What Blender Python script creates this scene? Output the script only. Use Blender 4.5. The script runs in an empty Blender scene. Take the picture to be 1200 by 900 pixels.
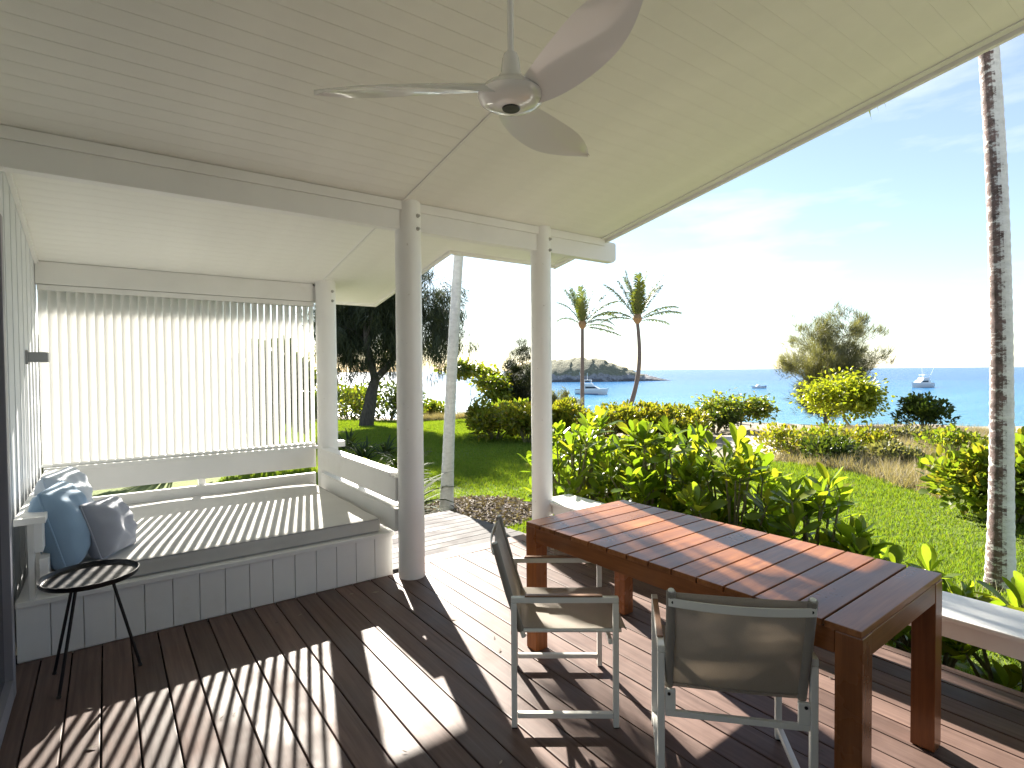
import bpy, bmesh, math, random
import numpy as np
from mathutils import Vector, Matrix
R = math.radians
scn = bpy.context.scene
COL = scn.collection

# ------------------------------------------------------------------ camera
CAM_H = 1.62
FPX = 649.45                       # focal length in pixels of the 1200 px wide photograph
YAW, PITCH, ROLL = R(36.22), R(1.357), R(0.45)
_f = Vector((math.sin(YAW)*math.cos(PITCH), math.cos(YAW)*math.cos(PITCH), -math.sin(PITCH)))
_r0 = Vector((math.cos(YAW), -math.sin(YAW), 0)); _d0 = _f.cross(_r0)
_r = _r0*math.cos(ROLL)+_d0*math.sin(ROLL); _d = -_r0*math.sin(ROLL)+_d0*math.cos(ROLL)
cam = bpy.data.cameras.new('camera'); cam_o = bpy.data.objects.new('camera', cam); COL.objects.link(cam_o)
cam.sensor_width = 36; cam.lens = 36*FPX/1200; cam.clip_start = .05; cam.clip_end = 90000
M3 = Matrix((_r, -_d, -_f)).transposed()
cam_o.matrix_world = Matrix.Translation((0, 0, CAM_H)) @ M3.to_4x4()
scn.camera = cam_o

# ------------------------------------------------------------------ light
SUN_AZ, SUN_EL = R(16.0), R(27.6)          # azimuth from +Y towards +X
world = bpy.data.worlds.new('World'); scn.world = world; world.use_nodes = True
nt = world.node_tree; nt.nodes.clear()
def wn(t, **k):
    n = nt.nodes.new(t)
    for a, b in k.items(): setattr(n, a, b)
    return n
sky = wn('ShaderNodeTexSky', sky_type='NISHITA', sun_disc=False, sun_elevation=SUN_EL, sun_rotation=SUN_AZ,
         altitude=0, air_density=1.0, dust_density=.22, ozone_density=1.9)
bg = wn('ShaderNodeBackground'); bg.inputs[1].default_value = 0.05
out = wn('ShaderNodeOutputWorld')
tc = wn('ShaderNodeTexCoord'); mp = wn('ShaderNodeMapping'); mp.inputs['Scale'].default_value = (2.2, 2.2, 9.0)
mp.inputs['Location'].default_value = (1.7, .4, .3)
noi = wn('ShaderNodeTexNoise'); noi.inputs['Scale'].default_value = 1.6; noi.inputs['Detail'].default_value = 7; noi.inputs['Roughness'].default_value = .55
rmp = wn('ShaderNodeValToRGB'); rmp.color_ramp.elements[0].position = .53; rmp.color_ramp.elements[1].position = .78
mul = wn('ShaderNodeMath', operation='MULTIPLY_ADD'); mul.inputs[1].default_value = .40; mul.inputs[2].default_value = .13   # thin high veil plus scattered cloud
mix = wn('ShaderNodeMix', data_type='RGBA'); mix.inputs[7].default_value = (7.0, 7.1, 7.3, 1)
L = nt.links.new
L(tc.outputs['Generated'], mp.inputs[0]); L(mp.outputs[0], noi.inputs[0]); L(noi.outputs[0], rmp.inputs[0]); L(rmp.outputs[0], mul.inputs[0])
L(mul.outputs[0], mix.inputs[0]); L(sky.outputs[0], mix.inputs[6]); L(mix.outputs[2], bg.inputs[0]); L(bg.outputs[0], out.inputs[0])
sun = bpy.data.lights.new('sun', 'SUN'); sun.energy = 5.0; sun.angle = R(.6); sun.color = (1, .93, .82)
sun_o = bpy.data.objects.new('sun', sun); COL.objects.link(sun_o)
SD = Vector((math.sin(SUN_AZ)*math.cos(SUN_EL), math.cos(SUN_AZ)*math.cos(SUN_EL), math.sin(SUN_EL)))
sun_o.rotation_euler = SD.to_track_quat('Z', 'Y').to_euler(); sun_o.location = (6, 20, 20)
vs = scn.view_settings
scn.display_settings.display_device = 'sRGB'
vs.view_transform = 'Standard'; vs.look = 'None'; vs.gamma = 1; vs.use_curve_mapping = False
vs.exposure = 2.15
scn.cycles.use_denoising = True
scn.cycles.max_bounces = 10; scn.cycles.diffuse_bounces = 6; scn.cycles.transparent_max_bounces = 16
scn.cycles.sample_clamp_indirect = 8

# ------------------------------------------------------------------ helpers
rng = np.random.default_rng(7); random.seed(7)
def ray(px, py):
    return (_r*((px-600)/FPX)+_d*((py-450)/FPX)+_f)
def at_z(px, py, z):
    v = ray(px, py); t = (z-CAM_H)/v.z; return Vector((v.x*t, v.y*t, z))
def at_d(px, py, depth):                       # point at a given depth along the view axis
    v = ray(px, py); return Vector((v.x*depth, v.y*depth, CAM_H+v.z*depth))
def gz(x, y):
    s = x*math.sin(R(50))+y*math.cos(R(50))
    ks = ((-400, -.4), (9, -.4), (15, -.42), (21, -.52), (28, -.9), (38, -2.4), (64, -7.6), (90, -9.5), (400, -14))
    if s <= ks[0][0]: return -.4
    for (a, za), (b, zb) in zip(ks, ks[1:]):
        if s <= b: return za+(zb-za)*(s-a)/(b-a)
    return -14.
def at_g(px, py):                              # where the pixel's ray meets the ground
    v = ray(px, py); t = 1.0
    while t < 200 and CAM_H+v.z*t > gz(v.x*t, v.y*t): t += .05
    return Vector((v.x*t, v.y*t, gz(v.x*t, v.y*t)))
def ground_at(px, depth):                      # ground point in the pixel column at a depth
    p = at_d(px, 433, depth); return Vector((p.x, p.y, gz(p.x, p.y)))

class MB:
    def __init__(s): s.v = []; s.f = []
    def add(s, vs_, fs_):
        o = len(s.v); s.v += [tuple(v) for v in vs_]; s.f += [tuple(i+o for i in f) for f in fs_]; return s
    def box(s, x0, x1, y0, y1, z0, z1):
        return s.add([(x0,y0,z0),(x1,y0,z0),(x1,y1,z0),(x0,y1,z0),(x0,y0,z1),(x1,y0,z1),(x1,y1,z1),(x0,y1,z1)],
                     [(3,2,1,0),(4,5,6,7),(0,1,5,4),(1,2,6,5),(2,3,7,6),(3,0,4,7)])
    def tube(s, pts, rad, seg=8, cap=True):
        pts = [Vector(p) for p in pts]; n = len(pts); o = len(s.v)
        if not hasattr(rad, '__len__'): rad = [rad]*n
        up = None
        for i, p in enumerate(pts):
            d = (pts[min(i+1, n-1)]-pts[max(i-1, 0)]).normalized()
            if up is None: up = Vector((0,0,1)) if abs(d.z) < .9 else Vector((1,0,0))
            a = d.cross(up).normalized(); b = a.cross(d).normalized(); up = b
            for k in range(seg):
                t = 2*math.pi*k/seg
                s.v.append(tuple(p+(a*math.cos(t)+b*math.sin(t))*rad[i]))
        for i in range(n-1):
            for k in range(seg):
                k2 = (k+1) % seg
                s.f.append((o+i*seg+k, o+(i+1)*seg+k, o+(i+1)*seg+k2, o+i*seg+k2))
        if cap:
            s.f.append(tuple(o+k for k in range(seg))); s.f.append(tuple(o+(n-1)*seg+k for k in reversed(range(seg))))
        return s
    def lathe(s, prof, seg=32, c=(0,0,0)):       # prof: (radius, z)
        o = len(s.v)
        for r_, z in prof:
            for k in range(seg):
                t = 2*math.pi*k/seg; s.v.append((c[0]+r_*math.cos(t), c[1]+r_*math.sin(t), c[2]+z))
        for i in range(len(prof)-1):
            for k in range(seg):
                k2 = (k+1) % seg; s.f.append((o+i*seg+k, o+i*seg+k2, o+(i+1)*seg+k2, o+(i+1)*seg+k))
        s.f.append(tuple(o+k for k in reversed(range(seg)))); m = len(prof)-1
        s.f.append(tuple(o+m*seg+k for k in range(seg)))
        return s
    def mesh(s, name, mat, smooth=False, bevel=0, bseg=2, ang=None):
        me = bpy.data.meshes.new(name); me.from_pydata(s.v, [], s.f)
        bm = bmesh.new(); bm.from_mesh(me); bmesh.ops.recalc_face_normals(bm, faces=bm.faces)
        if bevel:
            es = [e for e in bm.edges if len(e.link_faces) == 2 and e.calc_face_angle(0) > .6]
            bmesh.ops.bevel(bm, geom=es, offset=bevel, segments=bseg, affect='EDGES', profile=.6, clamp_overlap=True)
        if smooth:
            for f in bm.faces: f.smooth = True
            for e in bm.edges:
                if len(e.link_faces) == 2 and e.calc_face_angle(0) > (ang or .7): e.smooth = False
        bm.to_mesh(me); bm.free()
        me.materials.append(mat); return me
    def build(s, name, mat, parent=None, **k):
        return link(name, s.mesh(name, mat, **k), parent)

def link(name, me, parent=None, loc=None, rot=None, mat4=None):
    o = bpy.data.objects.new(name, me); COL.objects.link(o)
    if parent: o.parent = parent
    if mat4 is not None: o.matrix_basis = mat4
    if loc is not None: o.location = loc
    if rot is not None: o.rotation_euler = rot
    return o
def tag(o, label=None, cat=None, group=None, kind=None):
    if label: o['label'] = label
    if cat: o['category'] = cat
    if group: o['group'] = group
    if kind: o['kind'] = kind
    return o
def thing(name, label, cat, loc=(0,0,0), rz=0, group=None):
    o = link(name, None, None, loc, (0,0,rz)); return tag(o, label, cat, group)
def at_origin(mb, c):                         # shift verts so that c becomes the origin
    mb.v = [(v[0]-c[0], v[1]-c[1], v[2]-c[2]) for v in mb.v]; return mb

# ------------------------------------------------------------------ materials
def newmat(name):
    m = bpy.data.materials.new(name); m.use_nodes = True
    n = m.node_tree; b = n.nodes['Principled BSDF']; return m, n, b
def nd(n, t, **k):
    x = n.nodes.new(t)
    for a, b in k.items():
        if a == 'ins':
            for i, v in b.items(): x.inputs[i].default_value = v
        else: setattr(x, a, b)
    return x
def noise(n, scale, detail=4, rough=.55, stretch=None, coord='Object', rot=None):
    t = nd(n, 'ShaderNodeTexCoord'); x = nd(n, 'ShaderNodeTexNoise', ins={'Scale': scale, 'Detail': detail, 'Roughness': rough})
    if stretch:
        m = nd(n, 'ShaderNodeMapping'); m.inputs['Scale'].default_value = stretch
        if rot: m.inputs['Rotation'].default_value = rot
        n.links.new(t.outputs[coord], m.inputs[0]); n.links.new(m.outputs[0], x.inputs[0])
    else: n.links.new(t.outputs[coord], x.inputs[0])
    return x
def ramp(n, fac, stops):
    r_ = nd(n, 'ShaderNodeValToRGB'); e = r_.color_ramp.elements
    while len(e) < len(stops): e.new(.5)
    for i, (p, c) in enumerate(stops): e[i].position = p; e[i].color = (*c, 1)
    n.links.new(fac, r_.inputs[0]); return r_.outputs[0]
def bump(n, b, h, strength=.3, dist=.01):
    x = nd(n, 'ShaderNodeBump', ins={'Strength': strength, 'Distance': dist}); n.links.new(h, x.inputs['Height']); n.links.new(x.outputs[0], b.inputs['Normal'])
def mixc(n, fac, a, b, mode='MIX'):
    x = nd(n, 'ShaderNodeMix', data_type='RGBA', blend_type=mode)
    for i, v in ((0, fac), (6, a), (7, b)):
        if hasattr(v, 'is_linked') or hasattr(v, 'links'): n.links.new(v, x.inputs[i])
        else: x.inputs[i].default_value = v if i == 0 else (*v, 1)
    return x.outputs[2]

def paint(name, c, rough=.5, grain=0, speck=0, gscale=(40,40,3)):
    m, n, b = newmat(name)
    x = noise(n, 3.0, 5); col = ramp(n, x.outputs[0], [(.3, tuple(v*.93 for v in c)), (.7, c)])
    w_ = noise(n, 1.3, 9, .75); col = mixc(n, 1.0, col, ramp(n, w_.outputs[0], [(.28, (.93,.92,.90)), (.42, (1,1,1))]), 'MULTIPLY')
    if speck:
        y = noise(n, 30, 3, .6); s_ = ramp(n, y.outputs[0], [(.0, (0,0,0)), (.69, (0,0,0)), (.74, (speck,)*3)])
        col = mixc(n, s_, col, (.32,.28,.22))
    n.links.new(col, b.inputs['Base Color']); b.inputs['Roughness'].default_value = rough
    g = noise(n, 1.0 if grain else 60, 4, .6, gscale if grain else None)
    bump(n, b, g.outputs[0], grain or .06, .004)
    return m
def metal(name, c, rough=.35, metallic=.6):
    m, n, b = newmat(name); b.inputs['Base Color'].default_value = (*c, 1); b.inputs['Roughness'].default_value = rough; b.inputs['Metallic'].default_value = metallic
    x = noise(n, 25, 3); n.links.new(ramp(n, x.outputs[0], [(.3, (rough*.8,)*3), (.7, (rough*1.25,)*3)]), b.inputs['Roughness'])
    return m
def wood(name, dark, light, stretch, rough=.4, var=.25, bs=.15, coat=0, spec=.32):
    m, n, b = newmat(name)
    oi = nd(n, 'ShaderNodeObjectInfo'); tcx = nd(n, 'ShaderNodeTexCoord')
    ad = nd(n, 'ShaderNodeVectorMath', operation='ADD'); sc_ = nd(n, 'ShaderNodeVectorMath', operation='SCALE'); sc_.inputs[3].default_value = 37
    cb = nd(n, 'ShaderNodeCombineXYZ')
    for i in range(3): n.links.new(oi.outputs['Random'], cb.inputs[i])
    n.links.new(cb.outputs[0], sc_.inputs[0]); n.links.new(tcx.outputs['Object'], ad.inputs[0]); n.links.new(sc_.outputs[0], ad.inputs[1])
    mp_ = nd(n, 'ShaderNodeMapping'); mp_.inputs['Scale'].default_value = stretch; n.links.new(ad.outputs[0], mp_.inputs[0])
    x = nd(n, 'ShaderNodeTexNoise', ins={'Scale': 1.0, 'Detail': 6, 'Roughness': .6, 'Distortion': .4}); n.links.new(mp_.outputs[0], x.inputs[0])
    col = ramp(n, x.outputs[0], [(.28, dark), (.72, light)])
    mr = nd(n, 'ShaderNodeMapRange', ins={'To Min': 1-var, 'To Max': 1+var}); n.links.new(oi.outputs['Random'], mr.inputs[0])
    col = mixc(n, 1.0, col, (1,1,1), 'MULTIPLY'); mn = col.node; n.links.new(mr.outputs[0], mn.inputs[7])
    y = nd(n, 'ShaderNodeTexNoise', ins={'Scale': 1.7, 'Detail': 5, 'Roughness': .65}); n.links.new(ad.outputs[0], y.inputs[0])
    col = mixc(n, 1.0, col, ramp(n, y.outputs[0], [(.32, (.74,.74,.75)), (.68, (1.12,1.10,1.08))]), 'MULTIPLY')
    n.links.new(col, b.inputs['Base Color'])
    n.links.new(ramp(n, y.outputs[0], [(.3, (rough*.75,)*3), (.7, (min(1, rough*1.35),)*3)]), b.inputs['Roughness'])
    bump(n, b, x.outputs[0], bs, .004); b.inputs['Specular IOR Level'].default_value = spec
    b.inputs['Coat Weight'].default_value = coat; b.inputs['Coat Roughness'].default_value = .16
    return m
def fabric(name, c, scale=900, bs=.25):
    m, n, b = newmat(name); x = noise(n, 4, 5); y = noise(n, scale, 1)
    n.links.new(ramp(n, x.outputs[0], [(.3, tuple(v*.88 for v in c)), (.7, c)]), b.inputs['Base Color'])
    b.inputs['Roughness'].default_value = .9; b.inputs['Sheen Weight'].default_value = .25
    z = noise(n, 9, 4); ad = nd(n, 'ShaderNodeMath', operation='MULTIPLY_ADD', ins={1: .25}); n.links.new(y.outputs[0], ad.inputs[0]); n.links.new(z.outputs[0], ad.inputs[2])
    bump(n, b, ad.outputs[0], bs, .006); return m
def leafmat(name, cols, trans=.45, gloss=.35, spot=None):
    """cols: dark, mid, light diffuse colours spread per leaf; leaves let part of the light through"""
    m, n, b = newmat(name)
    g = nd(n, 'ShaderNodeNewGeometry'); oi = nd(n, 'ShaderNodeObjectInfo')
    sm = nd(n, 'ShaderNodeMath', operation='ADD'); fr = nd(n, 'ShaderNodeMath', operation='FRACT')
    n.links.new(g.outputs['Random Per Island'], sm.inputs[0]); n.links.new(oi.outputs['Random'], sm.inputs[1]); n.links.new(sm.outputs[0], fr.inputs[0])
    k = len(cols); col = ramp(n, fr.outputs[0], [(i/(k-1), c) for i, c in enumerate(cols)])
    n.links.new(col, b.inputs['Base Color']); b.inputs['Roughness'].default_value = gloss; b.inputs['Specular IOR Level'].default_value = .4
    tr = nd(n, 'ShaderNodeBsdfTranslucent'); ty = mixc(n, 1.0, col, (1.9, 1.75, .55), 'MULTIPLY'); n.links.new(ty, tr.inputs[0])
    mx = nd(n, 'ShaderNodeMixShader', ins={0: trans}); o = n.nodes['Material Output']
    n.links.new(b.outputs[0], mx.inputs[1]); n.links.new(tr.outputs[0], mx.inputs[2]); n.links.new(mx.outputs[0], o.inputs[0])
    return m
def bark(name, c1, c2, scale=(6,6,2), stain=None):
    m, n, b = newmat(name); x = noise(n, 2.5, 8, .7, scale); col = ramp(n, x.outputs[0], [(.3, c1), (.68, c2)])
    n.links.new(col, b.inputs['Base Color']); b.inputs['Roughness'].default_value = .95; bump(n, b, x.outputs[0], .8, .03); return m

WHITE = paint('white_paint', (.86,.855,.83), .45)
WHITE2 = paint('white_paint_timber', (.86,.855,.835), .5, .12, gscale=(3,60,60))
WHITE_POST = paint('white_post_paint', (.88,.875,.855), .4, 0, .35)
CEIL = paint('white_soffit_paint', (.89,.885,.84), .55)
SLATW = paint('white_slat_paint', (.88,.88,.87), .4)
_n = SLATW.node_tree; _tr = _n.nodes.new('ShaderNodeBsdfTranslucent'); _tr.inputs[0].default_value = (.9,.9,.88,1); _mx = _n.nodes.new('ShaderNodeMixShader'); _mx.inputs[0].default_value = .35   # thin blades let some light through
_n.links.new(_n.nodes['Principled BSDF'].outputs[0], _mx.inputs[1]); _n.links.new(_tr.outputs[0], _mx.inputs[2]); _n.links.new(_mx.outputs[0], _n.nodes['Material Output'].inputs[0])
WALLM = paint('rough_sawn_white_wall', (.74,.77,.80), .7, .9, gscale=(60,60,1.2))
DECK = wood('deck_timber', (.088,.054,.044), (.175,.114,.095), (38, 1.6, 38), .52, .26)
DECKGREY = wood('weathered_grey_timber', (.085,.08,.082), (.145,.137,.142), (1.6, 38, 38), .85, .12)
TABLEW = wood('oiled_hardwood', (.20,.072,.026), (.37,.155,.06), (2.2, 40, 40), .30, .22, .08, .05, .22)
TABLEWY = wood('oiled_hardwood_side', (.19,.062,.018), (.33,.120,.038), (40, 2.2, 40), .3, .1, .06, .2)
TABLEWZ = wood('oiled_hardwood_leg', (.19,.062,.018), (.33,.120,.038), (40, 40, 2.2), .3, .1, .06, .2)
INLAY = wood('arm_inlay_wood', (.20,.11,.07), (.32,.2,.13), (2.2, 40, 40), .4, .1, .05)
ALU = metal('champagne_aluminium', (.74,.73,.67), .45, .12)
GALV = metal('galvanised_steel', (.45,.44,.42), .5, .8)
DARKGAP = paint('dark_frame_and_floor_shade', (.035,.03,.03), .8)  # deck framing, and the sheet painted dark as underfloor shade
BLACK = metal('black_powder_coat', (.012,.012,.014), .35, .2)
FANW, _n, _b = newmat('gloss_white_fan'); _b.inputs['Base Color'].default_value = (.88,.87,.87,1); _b.inputs['Roughness'].default_value = .16; _b.inputs['Coat Weight'].default_value = .5
LAMPG = metal('brushed_grey_lamp', (.36,.37,.38), .45, .6)
DOORG = paint('grey_door_frame', (.30,.30,.34), .4)
GLASS, _n, _b = newmat('door_glass'); _b.inputs['Base Color'].default_value = (.05,.05,.06,1); _b.inputs['Roughness'].default_value = .05
MATT = fabric('oatmeal_canvas', (.58,.57,.54)); MATTP = fabric('mattress_piping', (.40,.39,.38))
CUSB = fabric('blue_linen', (.27,.40,.55)); CUSP = fabric('pale_blue_linen', (.52,.58,.66)); CUSG = fabric('grey_lilac_linen', (.40,.42,.49))

def sling_mat():
    m, n, b = newmat('taupe_mesh_sling'); b.inputs['Base Color'].default_value = (.27,.245,.21,1); b.inputs['Roughness'].default_value = .7
    y = noise(n, 700, 1); n.links.new(ramp(n, y.outputs[0], [(.3, (.33,.295,.25)), (.7, (.48,.435,.375))]), b.inputs['Base Color'])
    tl = nd(n, 'ShaderNodeBsdfTranslucent', ins={0: (.48,.40,.31,1)}); tp = nd(n, 'ShaderNodeBsdfTransparent')
    m1 = nd(n, 'ShaderNodeMixShader', ins={0: .3}); m2 = nd(n, 'ShaderNodeMixShader', ins={0: .16}); o = n.nodes['Material Output']
    n.links.new(b.outputs[0], m1.inputs[1]); n.links.new(tl.outputs[0], m1.inputs[2]); n.links.new(m1.outputs[0], m2.inputs[1]); n.links.new(tp.outputs[0], m2.inputs[2]); n.links.new(m2.outputs[0], o.inputs[0])
    return m
SLING = sling_mat()
SLINGH = fabric('taupe_sling_hem', (.24,.215,.18))

def ground_mat():
    m, n, b = newmat('sandy_ground'); x = noise(n, .35, 8, .6); y = noise(n, 6, 6, .7)
    c = ramp(n, x.outputs[0], [(.35, (.30,.25,.17)), (.52, (.42,.36,.27)), (.68, (.22,.21,.10))]); c2 = ramp(n, y.outputs[0], [(.3, (.5,.5,.5)), (.7, (1,1,1))])
    n.links.new(mixc(n, 1.0, c, c2, 'MULTIPLY'), b.inputs['Base Color']); b.inputs['Roughness'].default_value = 1; bump(n, b, y.outputs[0], .5, .05); return m
def lawn_mat():
    m, n, b = newmat('mown_lawn'); x = noise(n, .5, 6, .6); y = noise(n, 14, 6, .75)
    c = ramp(n, x.outputs[0], [(.3, (.13,.18,.025)), (.55, (.165,.215,.03)), (.75, (.21,.225,.05))]); c2 = ramp(n, y.outputs[0], [(.3, (.55,.6,.5)), (.7, (1,1,1))])
    n.links.new(mixc(n, 1.0, c, c2, 'MULTIPLY'), b.inputs['Base Color']); b.inputs['Roughness'].default_value = .95; bump(n, b, y.outputs[0], .6, .04); return m
def mulch_mat():
    m, n, b = newmat('leaf_mulch'); y = noise(n, 22, 8, .8); c = ramp(n, y.outputs[0], [(.3, (.05,.035,.028)), (.55, (.12,.09,.075)), (.75, (.26,.22,.19))])
    n.links.new(c, b.inputs['Base Color']); b.inputs['Roughness'].default_value = 1; bump(n, b, y.outputs[0], .8, .05); return m
def sand_mat():
    m, n, b = newmat('pale_sand'); y = noise(n, 5, 8, .7); c = ramp(n, y.outputs[0], [(.3, (.48,.42,.34)), (.7, (.62,.56,.48))])
    n.links.new(c, b.inputs['Base Color']); b.inputs['Roughness'].default_value = 1; bump(n, b, y.outputs[0], .4, .05); return m
def sea_mat():
    m, n, b = newmat('sea_water')
    x = noise(n, .012, 5, .55, (1, 1, 1)); y = noise(n, .55, 7, .62, (1, 1.0, 1)); z = noise(n, .07, 4, .6, (.5, 2.2, 1), rot=(0, 0, R(-35)))
    ad = nd(n, 'ShaderNodeMath', operation='MULTIPLY_ADD', ins={1: .8}); n.links.new(z.outputs[0], ad.inputs[0]); n.links.new(x.outputs[0], ad.inputs[2])
    # shallow pale turquoise by the beach, deep blue further out
    t = nd(n, 'ShaderNodeTexCoord'); ln = nd(n, 'ShaderNodeVectorMath', operation='LENGTH'); n.links.new(t.outputs['Object'], ln.inputs[0])
    mr = nd(n, 'ShaderNodeMapRange', ins={'From Min': 60, 'From Max': 520}); n.links.new(ln.outputs['Value'], mr.inputs[0])
    nz = nd(n, 'ShaderNodeMath', operation='MULTIPLY_ADD', ins={1: .7, 2: -.62}); n.links.new(ad.outputs[0], nz.inputs[0])
    sm = nd(n, 'ShaderNodeMath', operation='ADD', use_clamp=True); n.links.new(mr.outputs[0], sm.inputs[0]); n.links.new(nz.outputs[0], sm.inputs[1])
    n.links.new(ramp(n, sm.outputs[0], [(0, (.06,.22,.31)), (.35, (.022,.145,.30)), (1, (.008,.085,.25))]), b.inputs['Base Color'])
    b.inputs['Roughness'].default_value = .22; b.inputs['IOR'].default_value = 1.33; b.inputs['Specular IOR Level'].default_value = .2
    bump(n, b, y.outputs[0], .9, .6); return m
def rock_mat():
    m, n, b = newmat('island_rock_and_scrub'); x = noise(n, .12, 8, .7); y = noise(n, .5, 6, .7)
    g = nd(n, 'ShaderNodeNewGeometry'); sp = nd(n, 'ShaderNodeSeparateXYZ'); n.links.new(g.outputs['Position'], sp.inputs[0])
    mr = nd(n, 'ShaderNodeMapRange', ins={'From Min': -5.5, 'From Max': 2.0}); n.links.new(sp.outputs[2], mr.inputs[0])
    ad = nd(n, 'ShaderNodeMath', operation='MULTIPLY_ADD', ins={1: 1.6, 2: -.8}); n.links.new(x.outputs[0], ad.inputs[0])
    sm = nd(n, 'ShaderNodeMath', operation='ADD', use_clamp=True); n.links.new(mr.outputs[0], sm.inputs[0]); n.links.new(ad.outputs[0], sm.inputs[1])
    c = ramp(n, sm.outputs[0], [(.05, (.15,.15,.16)), (.2, (.36,.36,.38)), (.5, (.40,.39,.38)), (.62, (.25,.26,.17)), (1, (.29,.285,.19))])  # tones lightened to put distance haze into the rock and scrub colour
    c2 = ramp(n, y.outputs[0], [(.3, (.45,.45,.45)), (.7, (1.1,1.1,1.1))]); n.links.new(mixc(n, 1.0, c, c2, 'MULTIPLY'), b.inputs['Base Color']); b.inputs['Roughness'].default_value = 1
    bump(n, b, y.outputs[0], 1, 2); return m

L_NAU = leafmat('sea_lettuce_leaf', [(.075,.13,.015), (.125,.205,.024), (.19,.27,.033), (.095,.16,.02), (.26,.28,.04), (.085,.145,.018)], .56, .26)
L_HEDGE = leafmat('yellow_green_leaf', [(.10,.14,.018), (.17,.205,.026), (.25,.24,.035), (.12,.155,.022), (.22,.17,.04)], .42, .38)
L_ALM = leafmat('sea_almond_leaf', [(.07,.115,.018), (.12,.18,.026), (.17,.215,.034), (.19,.17,.035)], .5, .38)
L_BRIGHT = leafmat('bright_almond_leaf', [(.14,.20,.02), (.20,.25,.026), (.25,.27,.034), (.13,.18,.022)], .55, .38)
L_DARK = leafmat('dark_bush_leaf', [(.03,.05,.012), (.05,.085,.018), (.07,.10,.02), (.04,.06,.014)], .35, .38)
L_CAS = leafmat('sheoak_needle', [(.08,.095,.055), (.13,.14,.085), (.18,.185,.115), (.10,.11,.075)], .35, .6)
L_CASD = leafmat('dark_sheoak_needle', [(.020,.030,.015), (.036,.05,.024), (.058,.07,.035)], .25, .6)
L_PALM = leafmat('coconut_frond', [(.055,.085,.022), (.085,.12,.028), (.125,.14,.038)], .35, .4)
L_STRAP = leafmat('strap_leaf', [(.018,.034,.010), (.032,.055,.014), (.05,.07,.02)], .3, .8)
L_GRASS = leafmat('grass_blade', [(.100,.175,.020), (.125,.205,.024), (.165,.235,.034), (.11,.19,.022), (.19,.22,.045)], .40, .8)
L_DRY = leafmat('dry_dune_grass', [(.25,.215,.16), (.33,.29,.225), (.41,.37,.30), (.19,.175,.11)], .2, .85)
L_GLAU = leafmat('dry_twig', [(.34,.31,.24), (.42,.40,.30)], .2, .8)
STEM = bark('green_grey_stem', (.12,.12,.06), (.25,.23,.13)); BARKD = bark('dark_bark', (.035,.03,.028), (.10,.085,.075)); BARKG = bark('grey_bark', (.13,.11,.09), (.27,.24,.2))
PALMG = bark('slim_palm_bark', (.10,.08,.075), (.19,.165,.155), (3,3,9))
PALMFIB = bark('palm_crown_fibre', (.20,.12,.06), (.34,.23,.13))
def palmwhite_mat(name, dark):
    m, n, b = newmat(name); x = noise(n, 2.0, 8, .7, (5,5,10)); c = ramp(n, x.outputs[0], [(.3, (.54,.53,.51)), (.65, (.74,.73,.71))])
    if dark:
        # a crust of dark lichen grows along the windward side of the trunk
        t = nd(n, 'ShaderNodeNewGeometry'); dp = nd(n, 'ShaderNodeVectorMath', operation='DOT_PRODUCT'); dp.inputs[1].default_value = (-.95, .31, 0)
        n.links.new(t.outputs['True Normal'], dp.inputs[0]); y = noise(n, 1.6, 7, .78, (6, 6, 13))
        mr = nd(n, 'ShaderNodeMapRange', ins={'From Min': -.2, 'From Max': 1.0, 'To Min': -.38, 'To Max': .17}); n.links.new(dp.outputs['Value'], mr.inputs[0])
        sm = nd(n, 'ShaderNodeMath', operation='ADD'); n.links.new(mr.outputs[0], sm.inputs[0]); n.links.new(y.outputs[0], sm.inputs[1])
        k = ramp(n, sm.outputs[0], [(.52, (0,0,0)), (.62, (1,1,1))]); z = noise(n, 9, 6, .8)
        c = mixc(n, k, c, (.12,.06,.06)); dk = c.node
        n.links.new(ramp(n, z.outputs[0], [(.35, (.06,.042,.038)), (.65, (.21,.14,.13))]), dk.inputs[7])
    n.links.new(c, b.inputs['Base Color']); b.inputs['Roughness'].default_value = .85; bump(n, b, x.outputs[0], .5, .02); return m
PALMW = palmwhite_mat('whitewashed_palm_bark', False); PALMS = palmwhite_mat('stained_palm_bark', True)
BOATW = paint('boat_white', (.82,.82,.82), .3); BOATB = paint('boat_blue', (.04,.12,.30), .35); BOATG, _n, _b = newmat('boat_window'); _b.inputs['Base Color'].default_value = (.02,.03,.05,1); _b.inputs['Roughness'].default_value = .1
CANVB = paint('blue_canvas', (.10,.20,.42), .7)

# ------------------------------------------------------------------ setting
def polar_ground():
    rs = [0]+list(np.geomspace(1.5, 900, 70)); na = 128; mb = MB()
    for r_ in rs[1:]:
        for k in range(na):
            a = 2*math.pi*k/na; x, y = r_*math.sin(a), r_*math.cos(a); z = gz(x, y)
            if r_ > 11: z += .10*math.sin(x*.9+1.3*math.sin(y*.5))*math.sin(y*.7+x*.2)*min(1, (r_-11)/8)
            mb.v.append((x, y, z))
    mb.v.append((0, 0, -.4)); c = len(mb.v)-1
    for k in range(na): mb.f.append((c, (k+1) % na, k))
    for i in range(len(rs)-2):
        for k in range(na):
            k2 = (k+1) % na; mb.f.append((i*na+k, i*na+k2, (i+1)*na+k2, (i+1)*na+k))
    o = mb.build('ground', ground_mat(), smooth=True, ang=3); tag(o, kind='structure')
polar_ground()
sea_me = MB().add([(-60000,-60000,0),(60000,-60000,0),(60000,60000,0),(-60000,60000,0)], [(0,1,2,3)])
tag(sea_me.build('sea', sea_mat()), kind='structure').location = (0, 0, -6.4)

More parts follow.
